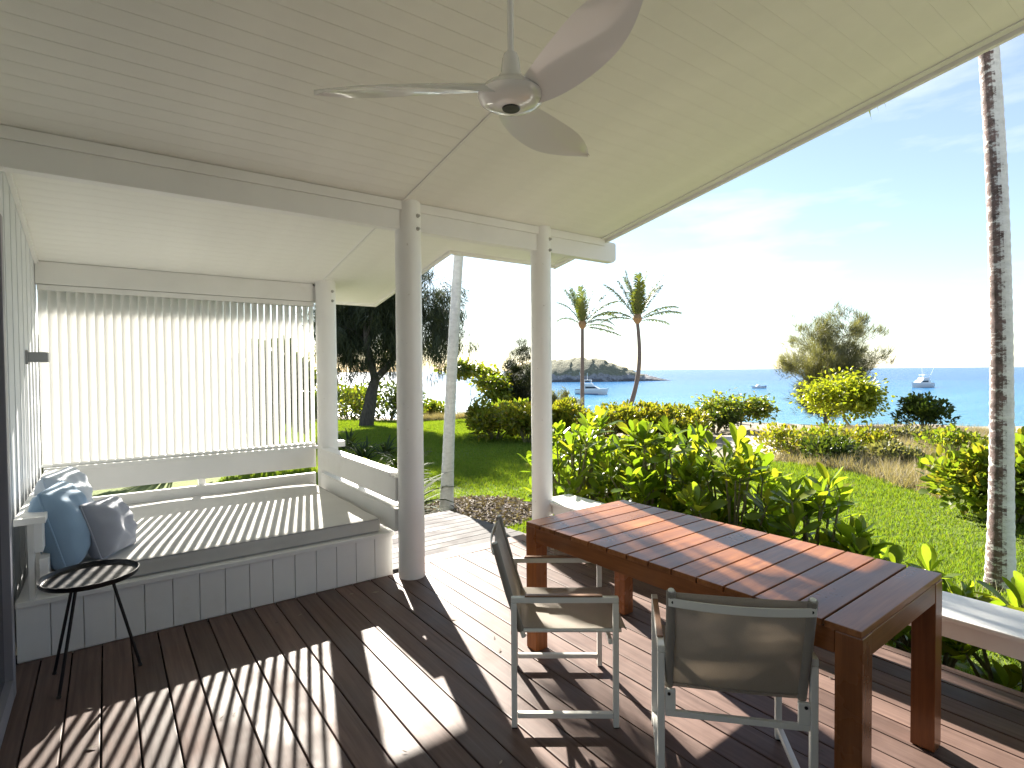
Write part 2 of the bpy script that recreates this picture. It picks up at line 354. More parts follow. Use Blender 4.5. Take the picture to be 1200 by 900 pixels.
def in_poly(x, y, P):
    c = False; n = len(P); j = n-1
    for i in range(n):
        if (P[i][1] > y) != (P[j][1] > y) and x < (P[j][0]-P[i][0])*(y-P[i][1])/(P[j][1]-P[i][1])+P[i][0]: c = not c
        j = i
    return c
def near_ground(px, py):
    p = at_g(px, py); k = min(1, 26/math.hypot(p.x, p.y)); return (p.x*k, p.y*k)
far = [near_ground(*p) for p in ((330,486),(400,484),(470,486),(545,494),(600,505),(700,520),(800,535),(880,541),(925,545),(1000,557),(1062,574),(1115,592),(1200,625),(1320,660))]
LAWN = [(-9, 10), (-8, 24)]+far+[(12, -3), (4.2, -3), (4.2, 4.6), (2.5, 6.4), (-1, 7)]
def sheet(name, poly, mat, dz, step, jitter=.0, shape=None):
    xs = [p[0] for p in poly]; ys = [p[1] for p in poly]; mb = MB(); idx = {}
    def vid(i, j):
        if (i, j) not in idx:
            x = min(xs)+i*step; y = min(ys)+j*step; z = gz(x, y)+dz
            r_ = math.hypot(x, y)
            if r_ > 11: z += .10*math.sin(x*.9+1.3*math.sin(y*.5))*math.sin(y*.7+x*.2)*min(1, (r_-11)/8)
            idx[(i, j)] = len(mb.v); mb.v.append((x, y, z+(shape(x, y) if shape else 0)))
        return idx[(i, j)]
    for i in range(int((max(xs)-min(xs))/step)+1):
        for j in range(int((max(ys)-min(ys))/step)+1):
            if in_poly(min(xs)+(i+.5)*step, min(ys)+(j+.5)*step, poly): mb.f.append((vid(i,j), vid(i+1,j), vid(i+1,j+1), vid(i,j+1)))
    return tag(mb.build(name, mat, smooth=True, ang=3), kind='structure')
sheet('lawn', LAWN, lawn_mat(), .02, .3)
MULCH1 = [(3.84+.95*math.cos(a)+.35, 6.55+.85*math.sin(a)) for a in np.linspace(0, 6.1, 24)]
sheet('mulch_bed', MULCH1, mulch_mat(), .03, .08, shape=lambda x, y: .10*max(0, 1-math.hypot(x-4.2, y-6.6)/1.0))
_b1 = at_g(420, 505); MULCH2 = [(_b1.x-1.9+2.0*math.cos(a)*1.0, _b1.y-3.0+4.6*math.sin(a)) for a in np.linspace(0, 6.1, 24)]
sheet('mulch_bed', MULCH2, mulch_mat(), .035, .25)
PATH = [near_ground(*p) for p in ((845,512),(930,511),(912,521),(905,530),(925,545),(880,543),(862,527))]
sheet('sand_path', PATH, sand_mat(), .045, .15)

# deck: boards run along Y at 140 mm centres
deck = tag(link('deck', None), kind='structure')
PITCHB = .14
bm_long = {}
def deck_board(x, y0, y1, w=.133):
    key = (round(y1-y0, 3), w)
    if key not in bm_long: bm_long[key] = MB().box(-w/2, w/2, -(y1-y0)/2, (y1-y0)/2, -.028, 0).mesh('deck_board', DECK, bevel=.004, bseg=2)
    return link('board', bm_long[key], deck, (x, (y0+y1)/2, random.uniform(-.0012, .0012)))
for k in range(-20, 11):
    x = 2.19+PITCHB*(k-.5)
    if x < -.56: continue
    deck_board(x, -2.4, 4.12 if x < 1.86 else 4.18)
rr = (3.65-(2.19+PITCHB*10))
deck_board(2.19+PITCHB*10+rr/2+.002, -2.4, 4.18, rr-.004)
MB().box(1.995, 3.652, 4.187, 4.352, -.028, 0).build('border_board', DECK, deck, bevel=.004)
for i in range(9): MB().box(-.56, 3.62, -2.3+i*.78, -2.25+i*.78, -.16, -.032).build('joist', DARKGAP, deck)
MB().box(-.56, 3.63, 4.30, 4.335, -.22, -.032).build('joist', DARKGAP, deck)
MB().box(3.60, 3.635, -2.3, 4.29, -.22, -.032).build('joist', DARKGAP, deck)
MB().box(-.56, 3.59, -2.2, 4.28, -.26, -.20).build('underfloor_shade', DARKGAP, deck)  # near-black sheet standing in for the shade below the board gaps
for x in (.2, 1.9, 3.3):
    for y in (-1.9, 1.0, 3.7): MB().box(x, x+.09, y, y+.09, -.5, -.165).build('stump', DARKGAP, deck)
# grey boardwalk beyond, one step down, boards across
walk = tag(link('boardwalk', None), kind='structure')
for i in range(12):
    y0 = 4.365+i*.137; t = i/12; xr = 3.60-.20*t
    MB().box(1.95, xr, y0, y0+.131, -.138, -.11).build('board', DECKGREY, walk, bevel=.004)
for x in (2.1, 3.2): MB().box(x, x+.06, 4.37, 5.98, -.46, -.14).build('joist', DARKGAP, walk)

# ------------------------------------------------------------------ house wall, door, lamp
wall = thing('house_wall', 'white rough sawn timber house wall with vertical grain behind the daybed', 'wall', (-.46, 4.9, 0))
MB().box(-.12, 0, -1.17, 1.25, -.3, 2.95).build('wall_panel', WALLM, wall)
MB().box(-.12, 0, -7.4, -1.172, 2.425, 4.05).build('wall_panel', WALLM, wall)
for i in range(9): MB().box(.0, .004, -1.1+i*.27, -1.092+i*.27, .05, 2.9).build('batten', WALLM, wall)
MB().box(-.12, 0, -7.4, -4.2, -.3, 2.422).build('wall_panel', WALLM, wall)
MB().box(-.10, .012, -1.168, -1.09, 0.0, 2.42).build('door_jamb', WHITE, wall)
door = thing('sliding_door', 'grey framed sliding glass door in the white house wall', 'door', (-.44, 2.2, 0))
for y0, y1 in ((-.28, .54), (.545, 1.50)):
    MB().box(-.03, .045, y1-.075, y1, .02, 2.40).build('stile', DOORG, door, bevel=.004)
    MB().box(-.03, .045, y0, y0+.07, .02, 2.40).build('stile', DOORG, door, bevel=.004)
    MB().box(-.028, .043, y0+.072, y1-.077, .02, .12).build('bottom_rail', DOORG, door)
    MB().box(-.028, .043, y0+.072, y1-.077, 2.33, 2.40).build('top_rail', DOORG, door)
    MB().box(.0, .012, y0+.072, y1-.077, .12, 2.33).build('pane', GLASS, door)
back = thing('unseen_rear_wall', 'plain grey unseen wall added behind the dining area to shade the ceiling', 'wall', (1.5, -1.45, 0))
MB().box(-2.1, 1.3, -.1, 0, -.3, 4.0).build('wall_panel', DOORG, back)  # out of view, added and kept dark to cut light on the near ceiling
lamp = thing('wall_lamp', 'small brushed grey box lamp fixed to the white wall', 'lamp', (-.46, 5.28, 1.745))
MB().box(0, .015, -.06, .06, -.05, .05).build('back_plate', LAMPG, lamp, bevel=.003)
MB().box(.015, .125, -.055, .055, -.036, .036).build('lamp_body', LAMPG, lamp, bevel=.004)
MB().box(.03, .11, -.04, .04, .030, .038).build('lamp_lens', WHITE, lamp)

# ------------------------------------------------------------------ roof
SL = .175
def rz(y): return 2.95-SL*(y-3.85)
RX0, RXM, RX1, RY0, RYA, RYB, RXS = -.46, 1.87, 4.06, -2.55, 4.72, 6.60, 2.72
roof = thing('veranda_roof', 'white timber lined veranda roof sloping down towards the garden', 'roof', (0, 3.85, 2.95))
def soffit(x0, x1, y0, y1, gap, w=.108, name='soffit_board'):
    n = int(round((y1-y0)/w)); w = (y1-y0)/n; mb = MB(); a, b = gap/2, w-gap/2; c = min(.003, gap)
    vs_ = []
    for x in (x0, x1):
        for (yy, zz) in ((a, c), (a+c, 0), (b-c, 0), (b, c), (b, .018), (a, .018)): vs_.append((x, yy, zz-SL*yy))
    mb.add(vs_, [(0,1,7,6),(1,2,8,7),(2,3,9,8),(3,4,10,9),(4,5,11,10),(5,0,6,11),(0,5,4,3,2,1),(6,7,8,9,10,11)])
    me = mb.mesh(name, CEIL)
    for i in range(n): link(name, me, roof, (0, y0+i*w-3.85, -SL*(y0+i*w-3.85)))
soffit(RX0, RXM-.012, RY0, RYB, .0014)
soffit(RXM+.012, RXS, RYA, RYB, .0012)
soffit(RXM+.012, RX1, RY0, RYA, .0007)
def slab(name, x0, x1, y0, y1, d0, d1, mat):     # a plank following the slope, d = height above the soffit plane
    v = [(x, y-3.85, rz(y)-2.95+d) for d in (d0, d1) for (x, y) in ((x0,y0),(x1,y0),(x1,y1),(x0,y1))]
    return MB().add(v, [(3,2,1,0),(4,5,6,7),(0,1,5,4),(1,2,6,5),(2,3,7,6),(3,0,4,7)]).build(name, mat, roof, bevel=.002)
slab('batten', RXM-.0115, RXM+.0115, RY0, RYB, -.008, .017, WHITE)
slab('roof_sheet', RX0, RX1+.05, RY0, RYA+.05, .022, .10, WHITE); slab('roof_sheet', RX0, RXS+.05, RYA+.055, RYB+.05, .022, .10, WHITE)
slab('fascia', RX1+.002, RX1+.032, RY0, RYA+.03, -.035, .15, WHITE)
slab('edge_strip', RX1-.062, RX1, RY0, RYA, -.010, -.001, WHITE)
slab('fascia', RXS, RX1+.0, RYA+.002, RYA+.030, -.03, .15, WHITE)
slab('fascia', RXS+.002, RXS+.030, RYA+.032, RYB+.03, -.03, .15, WHITE)
slab('fascia', RX0, RXS+.0, RYB+.002, RYB+.030, -.03, .15, WHITE)
slab('wall_cornice', RX0+.001, RX0+.03, RY0, RYB, -.03, -.001, WHITE)

# beams
bme = MB()
prof = [(2.715, -.46), (2.715, 4.19), (2.745, 4.225), (2.90, 4.225), (2.914, 4.2), (2.914, -.46)]
bme.add([(x, y, z) for y in (-.045, .045) for (z, x) in prof], [tuple(range(6)), tuple(range(11, 5, -1))]+[(i, (i+1) % 6, 6+(i+1) % 6, 6+i) for i in range(6)])
beam = thing('roof_beam', 'long white roof beam bolted through two round posts, its end projecting past the eave', 'beam', (0, 4.0, 0))
bme.build('beam_timber', WHITE2, beam, bevel=.005)
MB().box(-.459, 4.05, -.062, -.047, 2.862, rz(3.953)-.002).build('cover_strip', WHITE, beam, bevel=.002)
beam2 = thing('roof_beam', 'short white beam directly above the louvre screen', 'beam', (0, 6.10, 0))
MB().box(-.458, 2.05, -.045, .045, 2.375, rz(6.145)-.001).build('beam_timber', WHITE2, beam2, bevel=.005)
MB().box(-.457, 1.80, -.062, -.047, 2.376, rz(6.053)-.002).build('cover_board', WHITE, beam2, bevel=.002)

# posts
def post(x, y, r_, top, label, z0=0.001):
    t = thing('round_post', label, 'post', (x, y, 0), group=None)
    n = 26; prof_ = [(r_*(1.015-.03*i/n+.004*math.sin(i*1.7+x)), z0+(top-z0)*i/n) for i in range(n+1)]
    MB().lathe(prof_, 48).build('shaft', WHITE_POST, t, smooth=True)
    for zz in (top-.13, top-.23):
        for a in (-68, ):
            c, s_ = math.cos(R(a)), math.sin(R(a))
            m_ = MB().lathe([(.016, 0), (.016, .006), (.011, .008), (.010, .02), (.0, .021)], 12)
            o = m_.build('bolt', GALV, t, smooth=True); o.location = (c*r_*.98, s_*r_*.98, zz); o.rotation_euler = Vector((c, s_, 0)).to_track_quat('Z', 'Y').to_euler()
    return t
post(1.93, 4.00, .102, rz(4.0)+.03, 'white round timber post at the open corner of the daybed')
post(1.915, 5.98, .105, rz(5.98)+.03, 'white round post between louvre screen and daybed side rail')
post(3.27, 4.00, .096, rz(4.0)+.03, 'white round post with chipped paint at the end of the low deck bench')

# ------------------------------------------------------------------ louvre screen
scr = thing('louvre_screen', 'white vertical louvre screen behind the daybed', 'screen', (-.45, 6.10, 0))
MB().box(.0, 2.26, -.05, .05, 2.325, 2.372).build('head_rail', WHITE, scr, bevel=.004)
MB().box(.0, 2.26, -.045, .045, .84, .862).build('sill_rail', WHITE, scr, bevel=.004)
sl = MB(); W_, T_ = .142, .008; ps = []
for i in range(9):
    u = -1+2*i/8; ps.append((u*W_/2, T_/2*math.sqrt(max(0, 1-abs(u)**5))+.0008))
ol = ps+[(a, -b) for a, b in reversed(ps)]; n_ = len(ol)
sl.v = [(a, b, z) for z in (.863, 2.324) for a, b in ol]
sl.f = [tuple(range(n_)), tuple(range(2*n_-1, n_-1, -1))]+[(i, (i+1) % n_, n_+(i+1) % n_, n_+i) for i in range(n_)]
sme = sl.mesh('slat', SLATW, smooth=True, ang=1.0)
NS = 36
for i in range(NS):
    link('slat', sme, scr, (.045+i*(2.20/(NS-1)), 0, 0), (0, 0, R(90-34+random.uniform(-1.2, 1.2))))

# ------------------------------------------------------------------ daybed
bed = thing('daybed', 'built-in white timber daybed with boarded base and plank rails', 'daybed', (.72, 5.1, 0))
def B(name, x0, x1, y0, y1, z0, z1, mat=WHITE, bev=.004, par=None):
    m_ = MB().box(x0-.72, x1-.72, y0-5.1, y1-5.1, z0, z1); return m_.build(name, mat, par or bed, bevel=bev)
bw = 2.255/15
for i in range(15): B('front_board', -.435+i*bw+.002, -.435+(i+1)*bw-.002, 4.115, 4.135, .002, .312, WHITE2, .003)
B('base_frame', -.43, 1.82, 4.137, 6.02, -.02, .31, WHITE, 0)
B('front_nosing', -.435, 1.835, 4.10, 4.20, .314, .345, WHITE)
B('bed_deck', -.43, 1.82, 4.202, 6.02, .312, .34, WHITE, 0)
# right side rails
B('side_rail', 1.812, 1.85, 4.03, 5.90, .60, .79, WHITE2); B('side_rail', 1.806, 1.846, 4.035, 5.90, .365, .545, WHITE2)
B('cap_rail', 1.795, 1.905, 4.085, 5.87, .792, .825, WHITE); B('lower_cap', 1.806, 1.90, 4.10, 5.89, .547, .565, WHITE)
B('rail_post', 1.852, 1.90, 4.30, 4.36, .30, .545, WHITE); B('rail_post', 1.852, 1.90, 5.5, 5.56, .30, .545, WHITE)
B('rail_post', 1.852, 1.895, 4.9, 4.96, .566, .79, WHITE)
B('rail_end', 2.02, 2.12, 6.02, 6.13, .80, .865, WHITE)
# back rails under the screen
B('back_rail', -.43, 1.805, 6.04, 6.08, .605, .80, WHITE2); B('back_rail', -.43, 1.80, 6.035, 6.075, .37, .545, WHITE2)
B('cap_rail', -.435, 1.81, 5.995, 6.15, .803, .838, WHITE)
for x in (-.42, .7): B('rail_post', x, x+.06, 6.083, 6.14, .20, .80, WHITE)
# left rails along the wall
B('side_rail', -.345, -.305, 4.07, 6.03, .62, .785, WHITE2); B('side_rail', -.325, -.285, 4.09, 6.03, .40, .575, WHITE2)
B('cap_rail', -.425, -.29, 4.04, 5.99, .787, .825, WHITE)
B('rail_post', -.375, -.347, 4.11, 4.17, .346, .785, WHITE); B('rail_post', -.375, -.347, 5.6, 5.66, .346, .785, WHITE)

def rounded(sx, sy, sz, bev, seg, sub=0):
    bm = bmesh.new(); bmesh.ops.create_cube(bm, size=1)
    bmesh.ops.scale(bm, vec=(sx, sy, sz), verts=bm.verts)
    bmesh.ops.bevel(bm, geom=bm.edges[:], offset=bev, segments=seg, affect='EDGES', profile=.5)
    if sub: bmesh.ops.subdivide_edges(bm, edges=[e for e in bm.edges if e.calc_length() > .3], cuts=sub, use_grid_fill=True)
    return bm
matt = thing('mattress', 'oatmeal grey canvas mattress lying on the white daybed', 'mattress', (.735, 5.09, .345))
bm = rounded(2.02, 1.86, .112, .03, 4, 24)
for v in bm.verts:
    u, w = v.co.x/1.01, v.co.y/.93
    if v.co.z > .02: v.co.z += .010*(1-u**4)*(1-w**4)+.004*math.sin(v.co.x*7+2*math.sin(v.co.y*4))*math.sin(v.co.y*6)
    v.co.z += .056
for f in bm.faces: f.smooth = True
me = bpy.data.meshes.new('cover'); bm.to_mesh(me); bm.free(); me.materials.append(MATT); link('cover', me, matt)
for zz in (.105, .012):
    pts = []; hx, hy, rc = 1.003, .923, .03
    for cx, cy, a0 in ((hx-rc, hy-rc, 0), (-hx+rc, hy-rc, 90), (-hx+rc, -hy+rc, 180), (hx-rc, -hy+rc, 270)):
        for a in range(0, 91, 15): pts.append((cx+rc*math.cos(R(a0+a)), cy+rc*math.sin(R(a0+a)), zz))
    MB().tube(pts+[pts[0]], .005, 6, False).build('piping', MATTP, matt, smooth=True)

def cushion(name, w, h, t, mat, label, loc, rot, seed):
    """square cushion standing in its local XZ plane, facing -Y"""
    c = thing(name, label, 'cushion', loc); c.rotation_euler = rot
    N = 28; mb = MB(); r_ = random.Random(seed); ph = [r_.uniform(0, 6) for _ in range(6)]
    def edge(u, v):       # pinched corners
        cr = 1-.05*(u*v)**4; bx = (1-.055*(1-v*v))*cr; bz = (1-.055*(1-u*u))*cr
        return u*w/2*bx, v*h/2*bz
    for side in (-1, 1):
        for i in range(N+1):
            for j in range(N+1):
                u, v = -1+2*i/N, -1+2*j/N; x, z = edge(u, v)
                d = max(0, (1-abs(u)**3.2)*(1-abs(v)**3.2))**.5
                wr = .010*d*math.sin(5*u+3*v+ph[0]+2*math.sin(3*v+ph[1]))+.006*d*math.sin(11*u*v+7*v+ph[2])
                rr_ = math.hypot(u, v); ang = math.atan2(v, u)
                wr += .008*min(1, rr_)**2*(1-max(abs(u), abs(v))**6)*math.sin(9*ang+ph[3])
                mb.v.append((x, side*(t/2*d+wr), h/2+z-.02*d*(v < -.5)))
    for s_ in range(2):
        o = s_*(N+1)**2
        for i in range(N):
            for j in range(N):
                q = (o+i*(N+1)+j, o+(i+1)*(N+1)+j, o+(i+1)*(N+1)+j+1, o+i*(N+1)+j+1); mb.f.append(q if s_ else q[::-1])
    me = mb.mesh('cover', mat, smooth=True, ang=3)
    bm = bmesh.new(); bm.from_mesh(me); bmesh.ops.remove_doubles(bm, verts=bm.verts, dist=.0015); bm.to_mesh(me); bm.free()
    link('cover', me, c)
    pts = []
    for a, b_ in [(-1+2*i/N, -1) for i in range(N)]+[(1, -1+2*i/N) for i in range(N)]+[(1-2*i/N, 1) for i in range(N)]+[(-1, 1-2*i/N) for i in range(N)]:
        x, z = edge(a, b_); pts.append((x, 0, h/2+z))
    MB().tube(pts+[pts[0]], .006, 6, False).build('piped_seam', mat, c, smooth=True)
    return c
cushion('cushion', .50, .50, .26, CUSB, 'large blue linen cushion at the front end of the daybed', (-.165, 4.40, .452), (R(-15), 0, R(80)), 3)
cushion('cushion', .50, .52, .24, CUSP, 'pale blue cushion standing behind the large blue cushion', (-.16, 4.90, .455), (R(-15), 0, R(74)), 5)
cushion('cushion', .40, .37, .22, CUSG, 'small grey lilac cushion propped against the large blue cushion', (.04, 4.42, .455), (R(-20), R(4), R(64)), 9)

# ------------------------------------------------------------------ side table
st = thing('side_table', 'small round black tray table on thin splayed legs beside the daybed', 'side table', (-.09, 3.72, 0))
MB().lathe([(0, .534), (.205, .534), (.212, .54), (.216, .556), (.221, .556), (.217, .536), (.208, .527), (0, .527)][::-1], 48).build('tray', BLACK, st, smooth=True)
for a in (-128, -10, 141):
    c, s_ = math.cos(R(a)), math.sin(R(a)); rr_ = .215
    lg = MB().tube([(c*.09, s_*.09, .528), (c*rr_, s_*rr_, .006)], .008, 10).build('leg', BLACK, st, smooth=True)
    MB().lathe([(.009, 0), (.011, .004), (.008, .014)], 10, (c*rr_, s_*rr_, .0)).build('foot', BLACK, lg)

# ------------------------------------------------------------------ ceiling fan
FH = 2.535
fan = thing('ceiling_fan', 'glossy white three-bladed ceiling fan hanging from the veranda roof on a thin rod', 'ceiling fan', (1.115, 1.515, 0))
MB().lathe([(.0, FH-.034), (.04, FH-.034), (.08, FH-.026), (.106, FH-.010), (.112, FH+.006), (.096, FH+.028), (.058, FH+.048), (.034, FH+.08), (.028, FH+.13), (.022, FH+.145), (.0, FH+.147)], 40).build('hub', FANW, fan, smooth=True)
MB().lathe([(.0, FH-.0395), (.029, FH-.0385), (.031, FH-.034), (0, FH-.033)], 24).build('sensor_cap', BLACK, fan)
MB().tube([(0, 0, FH+.13), (0, 0, rz(1.5)-.03)], .0105, 14).build('rod', FANW, fan, smooth=True)
MB().lathe([(0, -.06), (.04, -.06), (.062, -.02), (.065, .03), (0, .03)], 32, (0, 0, rz(1.5)-.01)).build('canopy', FANW, fan, smooth=True)
bl = MB(); NB, NC = 34, 14
for i in range(NB+1):
    t = i/NB; r_ = .05+.61*t
    ch = .085+.115*math.sin(min(1, t*1.18)**.75*math.pi*.62)-.02*t if t < .86 else None
    c0 = .082+.095*math.sin(math.pi*min(1, t/.95)**.75*.68)
    if t > .50: c0 *= max(.05, 1-((t-.50)/.50)**2.3)
    pit = -R(26-17*t); sweep = -.035+.085*t*t+.02*t; dih = .012+.02*t*t
    for k in range(NC):
        a = 2*math.pi*k/NC; u = math.cos(a)*.5; th = .011*(1-.7*t)+.002
        yy = u*c0; zz = math.sin(a)*th*math.sqrt(max(0, 1-(2*u)**2)*.9+.1)*.7+.018*(1-(2*u)**2)*(1-.3*t)
        y2 = yy*math.cos(pit)-zz*math.sin(pit); z2 = yy*math.sin(pit)+zz*math.cos(pit)
        bl.v.append((r_, y2-sweep, z2+dih))
for i in range(NB):
    for k in range(NC):
        k2 = (k+1) % NC; bl.f.append((i*NC+k, (i+1)*NC+k, (i+1)*NC+k2, i*NC+k2))
bl.f.append(tuple(range(NC))); bl.f.append(tuple(NB*NC+k for k in reversed(range(NC))))
blm = bl.mesh('blade', FANW, smooth=True, ang=1.5)
for a in (149, 29, -91): link('blade', blm, fan, (0, 0, FH-.012), (0, 0, R(a)))

# ------------------------------------------------------------------ dining table
TX0, TX1, TY0, TY1, TH = 1.98, 2.83, .80, 2.57, .742
tb = thing('dining_table', 'reddish brown slatted hardwood dining table with square legs', 'table', ((TX0+TX1)/2+.005, (TY0+TY1)/2-.005, 0), R(1.6))
hw, hl = (TX1-TX0)/2, (TY1-TY0)/2; NSL = 14; sw = 2*hl/NSL
slm = MB().box(-hw, hw, -sw/2+.0045, sw/2-.0045, -.024, 0).mesh('slat', TABLEW, bevel=.0025)
for i in range(NSL): link('slat', slm, tb, (0, -hl+sw*(i+.5), TH))
LG = .088
for sx in (-1, 1):
    MB().box(min(sx*(hw-.003), sx*(hw-.034)), max(sx*(hw-.003), sx*(hw-.034)), -hl+LG+.001, hl-LG-.001, TH-.105, TH-.0245).build('side_apron', TABLEWY, tb, bevel=.003)
    for sy in (-1, 1):
        x0, x1 = sorted((sx*(hw-.001), sx*(hw-LG))); y0, y1 = sorted((sy*(hl-.001), sy*(hl-LG)))
        MB().box(x0, x1, y0, y1, .002, TH-.0245).build('leg', TABLEWZ, tb, bevel=.004)
for sy in (-1, 1):
    y0, y1 = sorted((sy*(hl-.003), sy*(hl-.034)))
    MB().box(-hw+LG+.001, hw-LG-.001, y0, y1, TH-.105, TH-.0245).build('end_apron', TABLEW, tb, bevel=.003)
MB().box(-.04, .04, -hl+.036, hl-.036, TH-.075, TH-.025).build('centre_rail', TABLEWY, tb)

# ------------------------------------------------------------------ chairs
def chair(label, center, ang):
    c = thing('dining_chair', label, 'chair', (center[0], center[1], 0), ang, 'mesh armchairs at the dining table')
    D, Wd, A, q = .23, .262, .598, .013
    for s_ in (-1, 1):
        y = s_*Wd
        for x in (-D, D): 
            lg = MB().box(x-q, x+q, y-q, y+q, .004, A-.026).build('leg', ALU, c, bevel=.004)
            MB().box(x-q+.001, x+q-.001, y-q+.001, y+q-.001, 0.0, .0038).build('foot_cap', BLACK, lg)
        ar = MB().box(-D-q, D+q, y-q, y+q, A-.0255, A).build('arm', ALU, c, bevel=.004)
        MB().box(-D+.05, D-.06, y-.0115, y+.0115, A+.0005, A+.009).build('arm_inlay', INLAY, ar, bevel=.003)
        MB().box(-D+q+.001, D-q-.001, y-q+.001, y+q-.001, .045, .069).build('runner', ALU, c, bevel=.004)
        # upright of the back, leaning to the rear
        yu = s_*(Wd-.03)
        MB().tube([(-D+.045, yu, .40), (-D-.02, yu, .60), (-D-.085, yu, .838)], .011, 8).build('back_upright', ALU, c, smooth=True)
        MB().tube([(-D+.02, s_*(Wd-.03), .432), (D+.03, s_*(Wd-.03), .432)], .011, 8).build('seat_rail', ALU, c, smooth=True)
        br = MB().box(-D-.010, -D+.004, min(s_*(Wd-.014), s_*(Wd-.052)), max(s_*(Wd-.014), s_*(Wd-.052)), .355, .435).build('bracket', ALU, c, bevel=.003)
        for yy in (.028,):
            MB().tube([(-D-.011, s_*(Wd-yy), .42), (-D-.0145, s_*(Wd-yy), .42)], .006, 10).build('bolt', BLACK, br)
    MB().box(-D-.008, -D+.010, -Wd+.0145, Wd-.0145, .332, .354).build('rear_crossbar', ALU, c, bevel=.003)
    MB().box(D-.03, D-.012, -Wd+.0145, Wd-.0145, .372, .396).build('front_crossbar', ALU, c, bevel=.003)
    # slings: thin cloth with a little sag
    def cloth(name, rows, thick):
        N = 16; mb = MB(); m_ = len(rows)
        for sd in (0, 1):
            for (x, z, nx, nz, sag) in rows:
                for k in range(N+1):
                    u = -1+2*k/N; d = -sag*(1-u*u)-sd*thick
                    mb.v.append((x+nx*d, u*(Wd-.024), z+nz*d))
        st_ = m_*(N+1)
        for i in range(m_-1):
            for k in range(N):
                a = i*(N+1)+k; mb.f.append((a, a+1, a+N+2, a+N+1)); mb.f.append((st_+a, st_+a+N+1, st_+a+N+2, st_+a+1))
            for k in (0, N):
                a = i*(N+1)+k; mb.f.append((a, a+N+1, st_+a+N+1, st_+a))
        for i in (0, m_-1):
            for k in range(N): a = i*(N+1)+k; mb.f.append((a, a+1, st_+a+1, st_+a))
        return mb.build(name, SLING, c, smooth=True, ang=.9)
    cloth('seat_sling', [(-D+.02+(2*D+.02)*i/10, .446-.004*math.sin(i/10*3.14), 0, 1, .016*math.sin(.4+i/10*2.4)) for i in range(11)]+[(D+.055, .436, .5, .8, .004)], .002)
    bs_ = cloth('back_sling', [(-D+.040-.122*i/10-.002, .425+.405*i/10, .95, .28, .014*math.sin(.3+i/10*2.5)) for i in range(11)], .002)
    for s_ in (-1, 1):
        MB().tube([(-D+.032, s_*(Wd-.03), .43), (-D-.023, s_*(Wd-.03), .60), (-D-.086, s_*(Wd-.03), .832)], .0165, 10).build('sling_sleeve', SLINGH, bs_, smooth=True)
    # curved stiffener behind the top
    MB().add(*bar_geo(-D-.083, Wd-.02, .796, .030, .035)).build('back_bar', ALU, c, bevel=.002)
    for s_ in (-1, 1): MB().tube([(-D-.090, s_*(Wd-.035), .797), (-D-.0975, s_*(Wd-.035), .797)], .0055, 10).build('bolt', BLACK, c)
    return c
def bar_geo(x, w, z, h, sag):
    N = 12; v = []; f = []
    for k in range(N+1):
        u = -1+2*k/N; d = sag*(1-u*u)
        for (dx, dz) in ((-.012, -h/2), (-.005, -h/2), (-.005, h/2), (-.012, h/2)): v.append((x-d*.6+dx, u*w, z+dz-d*.15))
    for k in range(N):
        for j in range(4): a = k*4+j; b = k*4+(j+1) % 4; f.append((a, b, b+4, a+4))
    f += [(0,1,2,3), (N*4+3, N*4+2, N*4+1, N*4)]
    return v, f
chair('grey mesh armchair seen side-on at the far half of the hardwood table', (1.81, 2.075), math.atan2(-.28, .37))
chair('grey mesh armchair with its back turned, near the close corner of the hardwood table', (1.995, 1.285), math.atan2(.305, .335))

# ------------------------------------------------------------------ deck bench
dbn = thing('deck_bench', 'low white timber bench running along the outer edge of the deck', 'bench', (3.47, 1.0, 0))
MB().box(-.185, .185, -3.3, 3.06, .378, .405).build('seat_plank', WHITE, dbn, bevel=.008)
MB().box(-.155, -.12, -3.28, 2.98, .29, .376).build('apron', WHITE, dbn, bevel=.003); MB().box(.12, .155, -3.28, 3.0, .29, .376).build('apron', WHITE, dbn, bevel=.003)
for y in (2.80, -1.15, -3.1): MB().box(-.118, .118, y, y+.05, .002, .376).build('leg', WHITE, dbn, bevel=.003)

